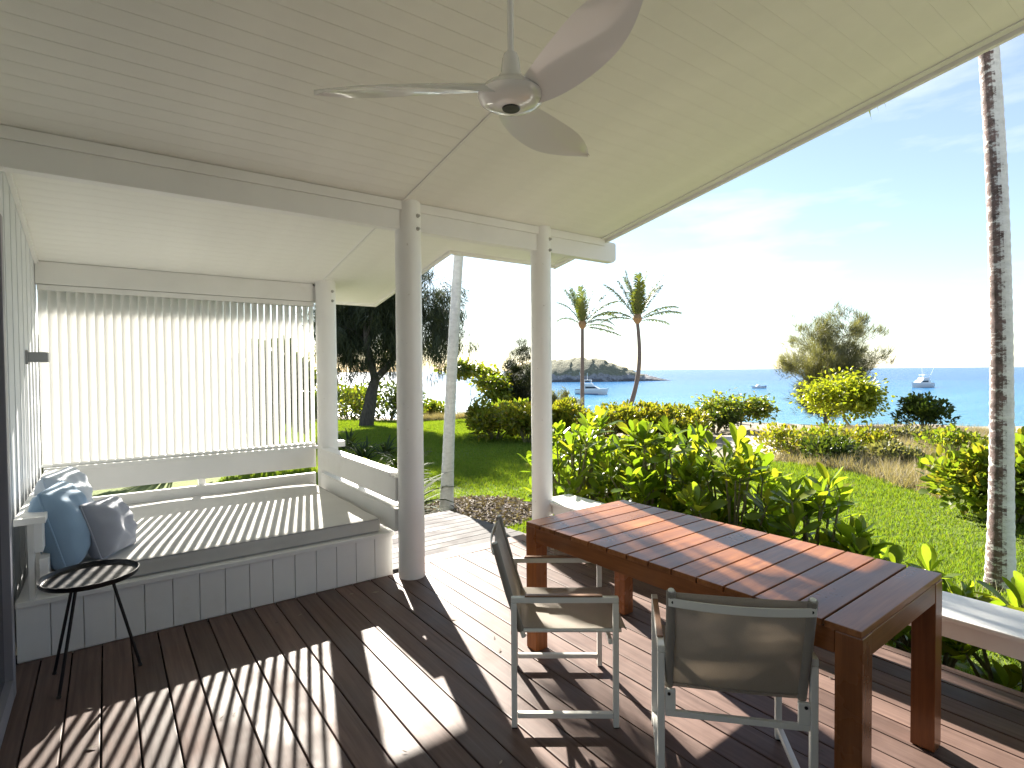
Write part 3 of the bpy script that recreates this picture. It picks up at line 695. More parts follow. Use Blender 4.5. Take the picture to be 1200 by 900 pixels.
# ------------------------------------------------------------------ plants: generic leaf mesh
RHOMB = (np.array([(0,0,0),(.5,-.5,.10),(1,0,-.06),(.5,.5,.10)], float), [(0,1,2),(0,2,3)])
OVATE = (np.array([(0,0,0),(.38,-.40,.09),(.72,-.42,.06),(1,0,-.05),(.72,.42,.06),(.38,.40,.09),(.55,0,0)], float), [(0,1,6),(1,2,6),(2,3,6),(3,4,6),(4,5,6),(5,0,6)])
BLADE = (np.array([(0,-.5,0),(0,.5,0),(1,0,0)], float), [(0,1,2)])
def frames(d, up):
    d = d/np.linalg.norm(d, axis=1, keepdims=True)
    s_ = np.cross(up, d); l = np.linalg.norm(s_, axis=1, keepdims=True); s_ = s_/np.maximum(l, 1e-6); u = np.cross(d, s_)
    return d, s_, u
def leaf_mass(name, P, D_, ln, wd, mat, parent=None, tmpl=RHOMB, up=None, kind='stuff'):
    N = len(P); T, F = tmpl; up = up if up is not None else rng.normal(0, .5, (N,3))+np.array([0,0,1])
    d, s_, u = frames(D_, up)
    V = P[:,None,:]+T[None,:,0,None]*ln[:,None,None]*d[:,None,:]+T[None,:,1,None]*wd[:,None,None]*s_[:,None,:]+T[None,:,2,None]*ln[:,None,None]*u[:,None,:]
    k = len(T); F_ = np.array(F); fl = (F_[None]+np.arange(N)[:,None,None]*k).reshape(-1, 3)
    me = bpy.data.meshes.new(name); me.vertices.add(N*k); me.vertices.foreach_set('co', V.reshape(-1))
    me.loops.add(fl.size); me.loops.foreach_set('vertex_index', fl.reshape(-1).astype(np.int32))
    me.polygons.add(len(fl)); me.polygons.foreach_set('loop_start', np.arange(0, fl.size, 3, dtype=np.int32)); me.polygons.foreach_set('loop_total', np.full(len(fl), 3, np.int32))
    me.update(calc_edges=True); me.validate(); me.materials.append(mat)
    o = link(name, me, parent)
    if kind: o['kind'] = kind
    return o
def grow(mb, p, d, ln, r_, depth, tips, rg, spread=.55, up=.15, split=(2, 3), seg=6, shrink=.72, droop=0, tipd=1):
    pts = [p.copy()]; rads = [r_]; n = 4
    for i in range(n):
        d = (d+Vector([rg.gauss(0, .10) for _ in range(3)])+Vector((0,0,up*.25-droop*.25))).normalized()
        pts.append(pts[-1]+d*ln/n); rads.append(r_*(1-.40*(i+1)/n))
    mb.tube(pts, rads, seg)
    if depth <= tipd: tips += [(q, d.copy()) for q in pts[1:]]
    if depth == 0: return
    for _ in range(rg.randint(*split)):
        ax = Vector([rg.gauss(0, 1) for _ in range(3)]); ax = (ax-d*ax.dot(d)).normalized()
        grow(mb, pts[-1], (d+ax*spread*rg.uniform(.7, 1.4)).normalized(), ln*shrink*rg.uniform(.75, 1.15), rads[-1]*.8, depth-1, tips, rg, spread, up, split, max(4, seg-1), shrink, droop, tipd)
def np3(l): return np.array([tuple(a) for a in l], float)

def broad_tree(name, label, cat, base, H, lean, mats, seed, n_leaf=2600, leaf=.2, spread=.7, depth=4, trunk=.09, flat=.5, clump=.35, up=.1, group=None, first=.38, tmpl=RHOMB, fit=None, tipd=2):
    t = thing(name, label, cat, base, group=group); rg = random.Random(seed); g = np.random.default_rng(seed)
    mb = MB(); tips = []
    grow(mb, Vector((0,0,-.1)), Vector(lean).normalized(), H*first, trunk, depth, tips, rg, spread, up, (2,3), 8, tipd=tipd)
    tp = np3([a for a, b in tips]); sc_ = np.ones(3)
    if fit:                                    # stretch the skeleton to the measured crown (half width, top)
        sc_ = np.array([fit[0]/max(.1, np.abs(tp[:,:2]).max()), fit[0]/max(.1, np.abs(tp[:,:2]).max()), fit[1]/tp[:,2].max()])
        tp = tp*sc_; mb.v = [tuple(np.array(v)*sc_) for v in mb.v]
    mb.build('trunk', mats[0], t, smooth=True)
    idx = g.integers(0, len(tp), n_leaf); off = g.normal(0, 1, (n_leaf,3))*clump*np.array([1,1,flat])
    P = tp[idx]+off; D_ = g.normal(0, 1, (n_leaf,3))*np.array([1,1,.6])+off*1.5+np.array([0,0,-.15])
    leaf_mass('crown', P, D_, leaf*g.uniform(.6,1.25,n_leaf), leaf*.62*g.uniform(.7,1.2,n_leaf), mats[1], t, tmpl)
    return t
def needle_tree(name, label, base, H, lean, mats, seed, n_tuft=700, per=26, nl=.30, spread=.5, depth=4, trunk=.10, first=.34, wn_=.018, fit=None, droop=.5, up=.3, wind=(0,0,0), tuft=.16, tipd=2, low=0):
    t = thing(name, label, 'tree', base); rg = random.Random(seed); g = np.random.default_rng(seed); mb = MB(); tips = []
    grow(mb, Vector((0,0,-.15)), Vector(lean).normalized(), H*first, trunk, depth, tips, rg, spread, up, (2,3), 8, .74, 0, tipd)
    tp = np3([a for a, b in tips]); td = np3([b for a, b in tips])
    if fit:
        sc_ = np.array([fit[0]/max(.1, np.abs(tp[:,:2]).max())]*2+[fit[1]/tp[:,2].max()]); tp = tp*sc_; mb.v = [tuple(np.array(v)*sc_) for v in mb.v]
    if low:                                    # weeping lower branchlets hung from the limbs
        ex = []; ed = []
        for k in range(low):
            j = rg.randrange(len(tp)); p0 = Vector(tp[j]); q0 = Vector((p0.x*1.05, p0.y*1.05, p0.z-rg.uniform(.6, 2.6)))
            if q0.z < 1.1: continue
            mb.tube([p0, p0.lerp(q0, .5)+Vector((rg.gauss(0,.15), rg.gauss(0,.15), 0)), q0], [.02, .012, .005], 4)
            for m_ in range(10): u = rg.uniform(.1, 1); ex.append(tuple(p0.lerp(q0, u))); ed.append((rg.gauss(0,.4), rg.gauss(0,.4), -.7))
        tp = np.concatenate([tp, np.array(ex), np.array(ex)]); td = np.concatenate([td, np.array(ed), np.array(ed)]); n_tuft = int(n_tuft*1.35)
    mb.build('trunk', mats[0], t, smooth=True)
    i = g.integers(0, len(tp), n_tuft); C_ = tp[i]+g.normal(0, tuft, (n_tuft,3)); axis = td[i]+g.normal(0, .45, (n_tuft,3))+np.array([0,0,-droop])+np.array(wind)
    P = np.repeat(C_, per, 0)+g.normal(0, tuft*.35, (n_tuft*per,3)); D_ = np.repeat(axis/np.linalg.norm(axis, axis=1, keepdims=True), per, 0)+g.normal(0, .33, (n_tuft*per,3))+np.array([0,0,-droop*.35])
    n = n_tuft*per
    leaf_mass('crown', P, D_, nl*g.uniform(.5,1.3,n), np.full(n, wn_)*g.uniform(.7,1.4,n), mats[1], t, BLADE)
    return t
def needle_shrub(name, label, base, half, top, mats, seed, stems=9, n_tuft=900, per=26, nl=.34, w=.02, lean=(0,0)):
    t = thing(name, label, 'tree', base); g = np.random.default_rng(seed); rg = random.Random(seed); mb = MB(); C_ = []; A_ = []
    for k in range(stems):
        a = k*2.4+rg.uniform(-.4, .4); f = math.sqrt((k+.5)/stems); tx, ty = math.cos(a)*f*half*.8+lean[0]*top, math.sin(a)*f*half*.8+lean[1]*top; tz = top*(1-.42*f*f)*rg.uniform(.82, 1)
        pts = [Vector((tx*u**1.5+rg.gauss(0, .05)*top*u, ty*u**1.5+rg.gauss(0, .05)*top*u, -.15+(tz+.15)*u)) for u in (0, .2, .4, .6, .8, 1)]
        mb.tube(pts, [.045, .038, .03, .022, .014, .006], 6)
        for j in range(16):
            u = rg.uniform(.14, 1); i = min(4, int(u*5)); p = pts[i].lerp(pts[i+1], u*5-i); b_ = rg.uniform(0, 6.28)
            d = Vector((math.cos(b_), math.sin(b_), rg.uniform(.1, 1.0))).normalized(); l = half*.42*rg.uniform(.5, 1.2)*(1.15-.6*u)
            q = p+d*l; mb.tube([p, p.lerp(q, .5)+Vector((0,0,-.03)), q], [.012, .008, .004], 4)
            for m_ in range(7):
                C_.append(tuple(p.lerp(q, rg.uniform(.25, 1.05)))); A_.append(tuple(d+Vector((rg.gauss(0,.3), rg.gauss(0,.3), rg.gauss(.25,.35)))))
    mb.build('trunk', mats[0], t, smooth=True)
    C_ = np.array(C_); A_ = np.array(A_); i = g.integers(0, len(C_), n_tuft); n = n_tuft*per
    P = np.repeat(C_[i]+g.normal(0, .06*half, (n_tuft,3)), per, 0)+g.normal(0, .07, (n,3)); D_ = np.repeat(A_[i]/np.linalg.norm(A_[i], axis=1, keepdims=True), per, 0)+g.normal(0, .36, (n,3))
    leaf_mass('crown', P, D_, nl*g.uniform(.5,1.3,n), np.full(n, w)*g.uniform(.7,1.4,n), mats[1], t, BLADE)
    return t
def bush(name, label, base, rx, ry, h, mat, seed, n=2600, leaf=.13, cat='shrub', group=None, stemm=None, wr=.62, tmpl=RHOMB, lobes=16):
    """rounded shrub: lumps of leaves over a few stems"""
    t = thing(name, label, cat, base, group=group); g = np.random.default_rng(seed)
    mb = MB(); lob = []
    for k in range(lobes):
        a = g.uniform(0, 6.28); q = math.sqrt(g.uniform(0, 1)); x, y = math.cos(a)*q*rx*.8, math.sin(a)*q*ry*.8; z = h*(.35+.5*g.uniform(0, 1)*math.sqrt(max(0, 1-q*q*.85)))
        lob.append((x, y, z, g.uniform(.22, .42)*min(rx, ry, h*1.3)+.06))
        mb.tube([(x*.15, y*.15, -.05), (x*.5, y*.5, z*.55), (x, y, z)], [.022, .015, .006], 5)
    mb.build('stem', stemm or STEM, t, smooth=True)
    lob = np.array(lob); i = g.integers(0, len(lob), n); v = g.normal(0, 1, (n,3)); v /= np.linalg.norm(v, axis=1, keepdims=True); rad = g.uniform(.35, 1.08, n)**.6
    P = lob[i,:3]+v*(lob[i,3]*rad)[:,None]*np.array([1,1,.85]); P[:,2] = np.maximum(P[:,2], g.uniform(.0, .12, n))
    D_ = v*1.0+np.array([0,0,.55])+g.normal(0, .45, (n,3))
    leaf_mass('foliage', P, D_, leaf*g.uniform(.6,1.25,n), leaf*wr*g.uniform(.75,1.2,n), mat, t, tmpl)
    return t

# big obovate leaf used one by one on the shrubs beside the deck
def big_leaf_mesh(name, mat, ln, seed):
    g = random.Random(seed); mb = MB(); rows = [(0, .03), (.18, .075), (.42, .165), (.66, .235), (.85, .20), (.96, .10)]; cv = g.uniform(.05, .16); fold = g.uniform(.12, .26)
    for t, w in rows:
        z = cv*t*t*-1+.02*math.sin(t*6+seed)
        for s_ in (-1, 0, 1): mb.v.append((t*ln, s_*w*ln*.92, (z+(abs(s_)*w*fold))*ln))
    mb.v.append((ln, 0, -cv*ln)); n = len(rows)
    for i in range(n-1):
        for k in (0, 1): a = i*3+k; mb.f.append((a, a+1, a+4, a+3))
    e = (n-1)*3; mb.f += [(e, e+1, n*3), (e+1, e+2, n*3)]
    return mb.mesh(name, mat, smooth=True, ang=3)
NLEAF = [big_leaf_mesh('leaf', L_NAU, l, i) for i, l in enumerate((.22, .25, .28, .26, .20, .24))]
def naupaka(label, base, rx, ry, h, seed, n_ros, per=9, group=None, cap=300):
    t = thing('sea_lettuce_shrub', label, 'shrub', base, group=group); g = random.Random(seed); mb = MB(); cnt = 0
    mbx = []
    roots = [Vector((g.uniform(-.3,.3)*rx/.6, g.uniform(-.3,.3)*ry/.6, -.06)) for _ in range(7)]
    for k in range(n_ros):
        a = g.uniform(0, 6.283); cz = g.uniform(.02, 1)**.8; q = math.sqrt(max(0, 1-cz*cz)); sh = g.uniform(.72, 1.04) if k % 4 else g.uniform(.3, .7)
        x, y = math.cos(a)*q*rx*sh, math.sin(a)*q*ry*sh; z = h*(.26+.74*cz*sh)
        tip = Vector((x, y, z)); r0 = min(roots, key=lambda w_: (w_-tip).length+g.uniform(0, .3)); mid = r0.lerp(tip, .5)+Vector((-x*.12, -y*.12, .04*h))
        mb.tube([r0, r0.lerp(mid, .6), mid, tip.lerp(mid, .4)+Vector((0,0,.01)), tip], [.018, .015, .012, .009, .007], 6)
        axis = ((tip-mid).normalized()+Vector((0,0,.7))+Vector((g.gauss(0,.2), g.gauss(0,.2), 0))).normalized()
        s0 = axis.orthogonal().normalized()
        for j in range(per):
            ph = j*2.39996+g.uniform(-.3,.3); el = R(12+62*(j/per)**.8+g.uniform(-10, 10)) if j > 1 else R(70+g.uniform(-8, 12))
            el = R(78)-R(70)*((per-1-j)/per)**.9+R(g.uniform(-10, 10))
            side = Matrix.Rotation(ph, 3, axis) @ s0
            d = (side*math.cos(el)+axis*math.sin(el)).normalized()
            up = (axis*math.cos(el)-side*math.sin(el)).normalized(); sd = up.cross(d).normalized()
            pos = tip+axis*(-.09+.10*j/per)+d*.008
            sc_ = g.uniform(.72, 1.12)*(1-.28*(j/per)); m4 = Matrix((d, sd, up)).transposed().to_4x4(); m4 = Matrix.Translation(pos) @ m4 @ Matrix.Rotation(g.uniform(-.3,.3), 4, 'X') @ Matrix.Scale(sc_, 4)
            cnt += 1
            if cnt <= cap: link('leaf', g.choice(NLEAF), t, mat4=m4)
            else: mbx.append((m4, g.choice(NLEAF)))
    mb.build('stem', STEM, t, smooth=True)
    if mbx:
        xm = MB()
        for m4, me in mbx: xm.add([m4 @ v.co for v in me.vertices], [tuple(p.vertices) for p in me.polygons])
        me = bpy.data.meshes.new('leaf_mass'); me.from_pydata(xm.v, [], xm.f); me.materials.append(L_NAU)
        for p in me.polygons: p.use_smooth = True
        link('leaf_mass', me, t)['kind'] = 'stuff'
    return t
naupaka('tall sea lettuce shrub with glossy leaves right behind the post of the deck bench', (4.35, 4.55, -.42), .68, .62, 1.52, 11, 70)
naupaka('leafy sea lettuce shrub behind the far end of the hardwood table', (4.50, 3.62, -.42), .70, .62, 1.56, 12, 78)
naupaka('leafy sea lettuce shrub behind the middle of the hardwood table', (4.55, 2.86, -.42), .60, .55, 1.42, 13, 70)
naupaka('sea lettuce shrub with pale bare stems leaning out over the lawn', (4.58, 2.12, -.42), .48, .42, 1.12, 14, 38)
for i, (x, y, h, nr, lab) in enumerate(((4.15, 1.30, .74, 18, 'low sea lettuce seedling clump under the table corner'), (4.10, .78, .80, 22, 'low sea lettuce clump poking up behind the low deck bench'), (4.2, .28, .84, 24, 'low sea lettuce clump in front of the stained palm trunk'), (4.05, -.30, .85, 22, 'low sea lettuce clump at the outer bench end beyond the palm trunk'))):
    naupaka(lab, (x, y, -.42), .34, .36, h, 20+i, nr)
# pale twiggy plant in front of the lawn
tw = thing('twiggy_plant', 'pale dry twiggy plant between the low sea lettuce and the lawn', 'plant', (5.1, 1.12, -.42)); mb = MB(); rg = random.Random(4)
for k in range(26):
    a = rg.uniform(0, 6.28); tips_ = []; grow(mb, Vector((0,0,-.02)), Vector((math.cos(a)*.7, math.sin(a)*.7, rg.uniform(.4, 1))).normalized(), .26, .006, 2, tips_, rg, .5, .1, (2,2), 4)
mb.build('twig', L_GLAU, tw)

# ------------------------------------------------------------------ palms
def frond_mesh(name, ln, elev, droop, seed, leaflet=.42, nside=46, wl=.03, wind=0.0, twist=.0):
    g = np.random.default_rng(seed); pts = []; d = np.array([math.cos(elev), 0, math.sin(elev)]); p = np.zeros(3); n = 16; ds = []
    for i in range(n+1):
        pts.append(p.copy()); ds.append(d.copy()); p = p+d*ln/n; d = d+np.array([0, wind/n, -droop/n*(.5+i/n)]); d /= np.linalg.norm(d)
    mb = MB().tube(pts, [.028*(1-.93*i/n)*ln/3 for i in range(n+1)], 5)
    for s_ in (-1, 1):
        for k in range(nside):
            t = .14+.85*k/nside; i = min(n-1, int(t*n)); q = pts[i]+(pts[i+1]-pts[i])*(t*n-i); dd = ds[i]
            side = np.cross(dd, [0,0,1]); side /= max(1e-6, np.linalg.norm(side)); upv = np.cross(side, dd)
            l = leaflet*(math.sin(math.pi*(.12+.80*t))**.7)*g.uniform(.8,1.1)
            v = side*s_*.75+dd*.75+upv*(.12)+g.normal(0, .08, 3)+np.array([0, wind*.5, 0]); v /= np.linalg.norm(v)
            m_ = q+v*l*.5; e = q+v*l*.95+np.array([0, 0, -l*g.uniform(.15, .45)]); w = dd*wl
            mb.add([q-w*.4, q+w*.4, m_+w*.55, m_-w*.55, e], [(0,1,2,3), (3,2,4)])
    return mb.mesh(name, L_PALM, smooth=True, ang=1)
def palm(name, label, base, top, r0, r1, barkm, fr, seed, rings=0, bend=(0,0,0), fibre=.18, flen=3, nuts=0):
    base = Vector(base); top = Vector(top)-base; t = thing(name, label, 'palm tree', base); g = random.Random(seed)
    n = 60 if rings == 0 else rings*3; pts = []; rads = []
    for i in range(n+1):
        u = i/n; p = top*u+Vector(bend)*math.sin(math.pi*u); pts.append(p-(Vector((0,0,.1)) if i == 0 else Vector()))
        r_ = r0+(r1-r0)*u+(.35*r0*math.exp(-u*14))
        if rings: r_ *= 1+(.035 if i % 3 == 0 else -.012 if i % 3 == 1 else .01)+g.uniform(-.012,.012)
        rads.append(r_)
    MB().tube(pts, rads, 20).build('trunk', barkm, t, smooth=True, ang=1.2)
    crown_ = pts[-1]
    fb = MB().lathe([(r1*1.0, -.1), (fibre*.75, .1*flen/3), (fibre, .35*flen/3), (fibre*.7, .7*flen/3), (.02, 1.0*flen/3)], 10).build('crown_shaft', PALMFIB, t, smooth=True); fb.location = crown_
    for k, (az, el, ln, dr, wd) in enumerate(fr):
        o = link('frond', frond_mesh('frond', ln, R(el), dr, seed*50+k, ln*.25, 48, .021*ln, wd), t, crown_+Vector((0,0,.12*flen/3)), (0, 0, R(az)))
    return t
def rand_fronds(n, ln, seed, lo=-5, hi=70, droop=1.2):
    g = random.Random(seed); return [(k*137.5+g.uniform(-20,20), lo+(hi-lo)*(k/n)+g.uniform(-6,6), ln*g.uniform(.85,1.1), droop*g.uniform(.7,1.3), g.uniform(-.2,.2)) for k in range(n)]
# pale trunk beside the boardwalk; its crown is above the roof
wp = at_z(523, 604, -.4); wt = at_d(541, 290, 8.1)
dirw = (wt-wp); ctop = wp+dirw*(5.1+.4)/dirw.z
palm('slender_palm', 'slender pale whitewashed palm trunk standing beside the grey boardwalk', wp, ctop, .082, .062, PALMW, rand_fronds(15, 2.3, 3, -28, 70, 1.5)+[(-95+a, e, l, 1.1, 0) for a, e, l in ((-70, -38, 1.9), (-42, -50, 1.8), (-15, -34, 2.0), (8, -52, 1.7), (30, -36, 2.0), (58, -46, 1.9), (85, -36, 1.9))], 3, 40, (-.05,.0,0), .13, 1.2)  # last fronds hang out of view above the roof, added to shade the table
# stained trunk on the right
sp_ = at_z(1172, 694, -.4); st_ = at_d(1145, 55, (sp_.x*_f.x+sp_.y*_f.y)); dirs = st_-sp_; ctop2 = sp_+dirs*(7.0)/dirs.z
palm('tall_palm', 'tall palm with pale trunk stained dark purple brown along one side', sp_, ctop2, .088, .066, PALMS, rand_fronds(16, 2.9, 8, -30, 70, 1.6)+[(math.degrees(math.atan2(-_r.y, -_r.x))+4, 8, 3.5, 3.4, 0)], 8, 70, (.12,-.07,0), .16, 1.5)
# two coconut palms near the beach
def dfr(base_az, lst): return [(base_az+a, e, l, d, w) for a, e, l, d, w in lst]
RZ = -math.degrees(YAW)                         # azimuth of the picture's right-hand direction
b1 = ground_at(682, 38); t1 = at_d(682.5, 384, 38)
palm('coconut_palm', 'shorter wind-blown coconut palm on a straight trunk above the beach', b1, t1, .16, .11, PALMG,
     dfr(RZ, [(185, 42, 2.2, 1.9, .1), (170, 62, 2.5, 1.3, 0), (178, 72, 2.8, .9, .1), (100, 74, 3.0, .5, .3), (-80, 70, 2.9, .6, -.3), (0, 76, 3.1, .6, 0), (20, 62, 2.9, .9, .1), (-10, 52, 3.0, 1.1, 0), (8, 42, 2.7, 1.4, 0), (-30, 30, 2.4, 1.5, .1), (15, 12, 2.4, .8, 0), (-8, -8, 2.6, .3, 0), (90, 60, 2.6, 1.0, 0), (-100, 58, 2.6, 1.1, 0), (150, 74, 2.7, .6, 0)]), 21, 0, (.0,0,0), .30, 2.2)
b2 = ground_at(728, 36); t2 = at_d(747, 378, 36)
palm('coconut_palm', 'taller wind-blown coconut palm leaning on a curved trunk above the beach', b2, t2, .17, .11, PALMG,
     dfr(RZ, [(182, 30, 3.0, 1.2, .1), (176, 58, 3.2, .7, 0), (170, 20, 2.4, 1.0, 0), (100, 76, 3.2, .5, .3), (-70, 72, 3.2, .5, -.4), (170, 78, 3.4, .3, 0), (0, 80, 3.4, .3, 0), (-20, 66, 3.3, .5, 0), (25, 60, 3.1, .7, 0), (178, 68, 2.9, .4, 0), (5, 36, 2.9, .9, 0), (-6, 26, 2.9, .8, .05), (12, 10, 2.3, .7, 0), (85, 64, 2.8, .8, 0), (-95, 66, 2.8, .8, 0), (165, 80, 2.7, .4, 0)]), 22, 0, (.55*_r.x, .55*_r.y, 0), .32, 2.2)

# ------------------------------------------------------------------ trees and bushes further out
b = at_g(428, 500)
needle_tree('sheoak_tree', 'large dark she-oak with leaning trunk growing from the mulch bed', b, 9, (.12*_r.x, .12*_r.y, 1), (BARKD, L_CASD), 31, 1150, 30, .55, .6, 5, .26, .17, .024, (3.7, 6.9), .7, .2, tuft=.34, tipd=4, low=55)
b = ground_at(543, 27)
broad_tree('sea_almond_tree', 'spreading sea almond tree with round leaves behind the pale slender palm', 'tree', b, 3.2, (.15,.0,1), (BARKG, L_ALM), 32, 2600, .28, .85, 4, .05, .45, .26, .0, fit=(2.3, 2.75), tmpl=OVATE, tipd=1, first=.5)
b = ground_at(612, 27)
needle_shrub('sheoak_tree', 'grey wispy she-oak behind the yellow green hedge', b, 1.75, 3.9, (BARKG, L_CASD), 33, 9, 520, 24, .36, .024)
b = ground_at(655, 30)
needle_shrub('sheoak_tree', 'low grey she-oak beside the far trunk of the shorter coconut palm', b, 1.3, 1.9, (BARKG, L_CAS), 34, 7, 300, 24, .30, .026)
b = ground_at(968, 24)
needle_shrub('sheoak_tree', 'bushy grey green she-oak rising against the sea beside the bright green tree', b, 2.7, 5.2, (BARKG, L_CAS), 35, 17, 2300, 20, .42, .016, (.05*_r.x, .05*_r.y))
b = ground_at(1000, 19.5)
broad_tree('sea_almond_tree', 'bright lime green sea almond tree with flat spreading crown on the dune', 'tree', b, 2.4, (.05,.0,1), (BARKG, L_BRIGHT), 36, 5600, .16, .8, 4, .05, .95, .26, .0, fit=(2.0, 1.62), tmpl=OVATE)
b = ground_at(1085, 19.5)
bush('dark_bush', 'dark round green bush on the dune beside the lime green tree', b, .95, .9, 1.2, L_DARK, 37, 2200, .16)
b = ground_at(868, 19.5)
broad_tree('sea_almond_tree', 'small flat-topped green tree beside the sand path', 'tree', b, 2.2, (-.05,.0,1), (BARKG, L_ALM), 38, 3400, .15, .75, 4, .04, .8, .20, .0, fit=(1.25, 1.0), tmpl=OVATE)
b = ground_at(838, 19.0); bush('dark_bush', 'dark green bush leaning against the small flat-topped tree', b, .8, .8, .95, L_DARK, 39, 1800, .13)
b = ground_at(800, 16.5); bush('rusty_shrub', 'low rusty yellow shrub at the near foot of the hedge', b, 1.0, .7, .72, L_HEDGE, 40, 2000, .12)
for i, (px, dp, rx, h, lab) in enumerate(((578, 16.6, .95, 1.12, 'rounded yellow green shrub at the lawn end of the hedge'), (618, 15.6, .95, 1.15, 'yellow green hedge shrub just behind the chipped white post'), (665, 16.2, 1.0, 1.15, 'yellow green hedge shrub under the shorter coconut palm'), (712, 16.6, 1.0, 1.12, 'yellow green hedge shrub between the two coconut palms'), (757, 17.0, 1.0, 1.05, 'yellow green hedge shrub under the taller coconut palm'), (796, 17.6, .9, .95, 'yellow green hedge shrub at the sand path end of the hedge'))):
    bush('hedge_shrub', lab, ground_at(px, dp), rx, .9, h, L_HEDGE, 50+i, 2600, .15, 'shrub', 'yellow green hedge behind the lawn')
bush('round_leaf_shrub', 'large green round-leaved shrub behind the stained palm trunk', (9.40, 1.95, -.42), .9, .8, 1.22, L_ALM, 60, 4200, .13, wr=.75, tmpl=OVATE, lobes=22)
bush('round_leaf_shrub', 'round-leaved shrub beyond the stained palm trunk, next along from the large one', (9.9, .75, -.42), 1.1, .9, 1.35, L_ALM, 61, 4200, .13, wr=.75, tmpl=OVATE, lobes=22)
for i, (px, py, rx, h, m_, lab) in enumerate(((930, 536, .85, .62, L_HEDGE, 'low yellow green scrub at the edge of the sand path'), (978, 545, .62, .55, L_DARK, 'low dark scrub in the dry dune grass below the she-oak'), (1012, 534, .7, .55, L_HEDGE, 'low green scrub at the foot of the lime green tree'), (1120, 535, .7, .55, L_ALM, 'low green scrub between dry dune grass and the round-leaved shrub'), (955, 522, .8, .5, L_ALM, 'green scrub mound behind the sand path edge scrub'), (1045, 548, .5, .36, L_CAS, 'small grey scrub tuft in the dry dune grass near the lawn edge'), (1065, 522, .7, .42, L_CAS, 'grey brown scrub mound between the lime green tree and the dark round bush'))):
    bush('dune_scrub', lab, at_g(px, py), rx, rx, h, m_, 70+i, 1200, .11)
for i, (px, dp, rx, h, m_, lab) in enumerate(((410, 26, 2.4, 1.5, L_ALM, 'far green shrub behind the she-oak trunk'), (455, 27, 2.0, 1.6, L_DARK, 'far dark shrub hidden partly by the corner post'), (500, 28, 1.3, .75, L_ALM, 'far low shrub above the dry grass strip'), (600, 22, 1.0, .8, L_ALM, 'pale green shrub between sea almond tree and hedge'))):
    bush('far_shrub', lab, ground_at(px, dp), rx, rx, h, m_, 80+i, 2200, .2)

for i, (x, y, h, lab) in enumerate(((-.9, 12.6, 3.1, 'tall dark screening shrub behind the louvre screen, nearest the house'), (.9, 12.9, 3.3, 'tall dark screening shrub behind the middle of the louvre screen'), (2.7, 12.7, 3.1, 'tall dark screening shrub behind the post end of the louvre screen'))):
    bush('screening_shrub', lab, (x, y, -.42), 1.1, .8, h, L_DARK, 90+i, 5200, .2, lobes=34)

# strap-leaved plants by the boardwalk and ferns in the mulch
def strap(label, base, n, ln, seed, w=.035, el=(35, 80), mat=L_STRAP, name='strap_leaf_plant'):
    t = thing(name, label, 'plant', base); g = random.Random(seed); m_ = 3; ms = []
    for k in range(m_):
        mb = MB(); d = Vector((math.cos(R(62)), 0, math.sin(R(62)))); p = Vector(); N = 7
        for i in range(N+1):
            u = i/N; ww = w*(.45+.9*math.sin(math.pi*min(1, .15+u*.8)))*(1-u)**.35/2
            mb.v += [(p.x, -ww, p.z+ww*.3), (p.x, ww, p.z+ww*.3)]; p = p+d*ln/N; d = (d+Vector((.02, 0, -.17-.10*k*u))).normalized()
        mb.f = [(2*i, 2*i+1, 2*i+3, 2*i+2) for i in range(N)]; ms.append(mb.mesh('leaf', mat, smooth=True, ang=3))
    for k in range(n):
        link('leaf', g.choice(ms), t, (g.gauss(0,.05), g.gauss(0,.05), -.02), (g.uniform(-.2,.2), R(g.uniform(-18, 30)), g.uniform(0, 6.28))).scale = (g.uniform(.65, 1.1),)*3
    return t
strap('tall dark strap-leaved plant between corner post and pale slender palm', (3.30, 7.15, -.4), 46, 1.05, 1, .05)
strap('fine grassy clump at the foot of the strap-leaved plant beside the boardwalk', (2.95, 6.45, -.4), 120, .75, 2, .016, name='grass_clump')
strap('grassy clump tucked behind the corner post', (2.55, 6.75, -.4), 90, .8, 5, .018, name='grass_clump')
strap('dark strap-leaved plant at the back of the boardwalk bed', (3.75, 8.2, -.4), 46, .95, 6, .05)
for i, (px, py, n, l, w, lab) in enumerate(((408, 530, 46, .75, .05, 'green fern-like plant in the mulch below the she-oak, next to the screen post'), (425, 542, 46, .8, .05, 'green fern-like plant in the middle of the mulch bed'), (450, 535, 40, .7, .05, 'green fern-like plant in the mulch behind the corner post'), (470, 560, 40, .75, .05, 'strap-leaved plant in the mulch right behind the corner post'), (440, 560, 50, .6, .06, 'yellow green plant just over the daybed side rail'))):
    strap(lab, at_g(px, py), n, l, 30+i, w, mat=L_HEDGE if i == 4 else L_STRAP, name='mulch_plant')
for i, x in enumerate((-.2, .55, 1.25, 2.0)):
    strap(('dark strap-leaved plant behind the screen near the house wall', 'dark strap-leaved plant behind the screen left of its middle', 'dark strap-leaved plant behind the screen right of its middle', 'dark strap-leaved plant behind the screen post')[i], (x, 8.2+.3*(i % 2), -.4), 46, .75, 40+i, .05)

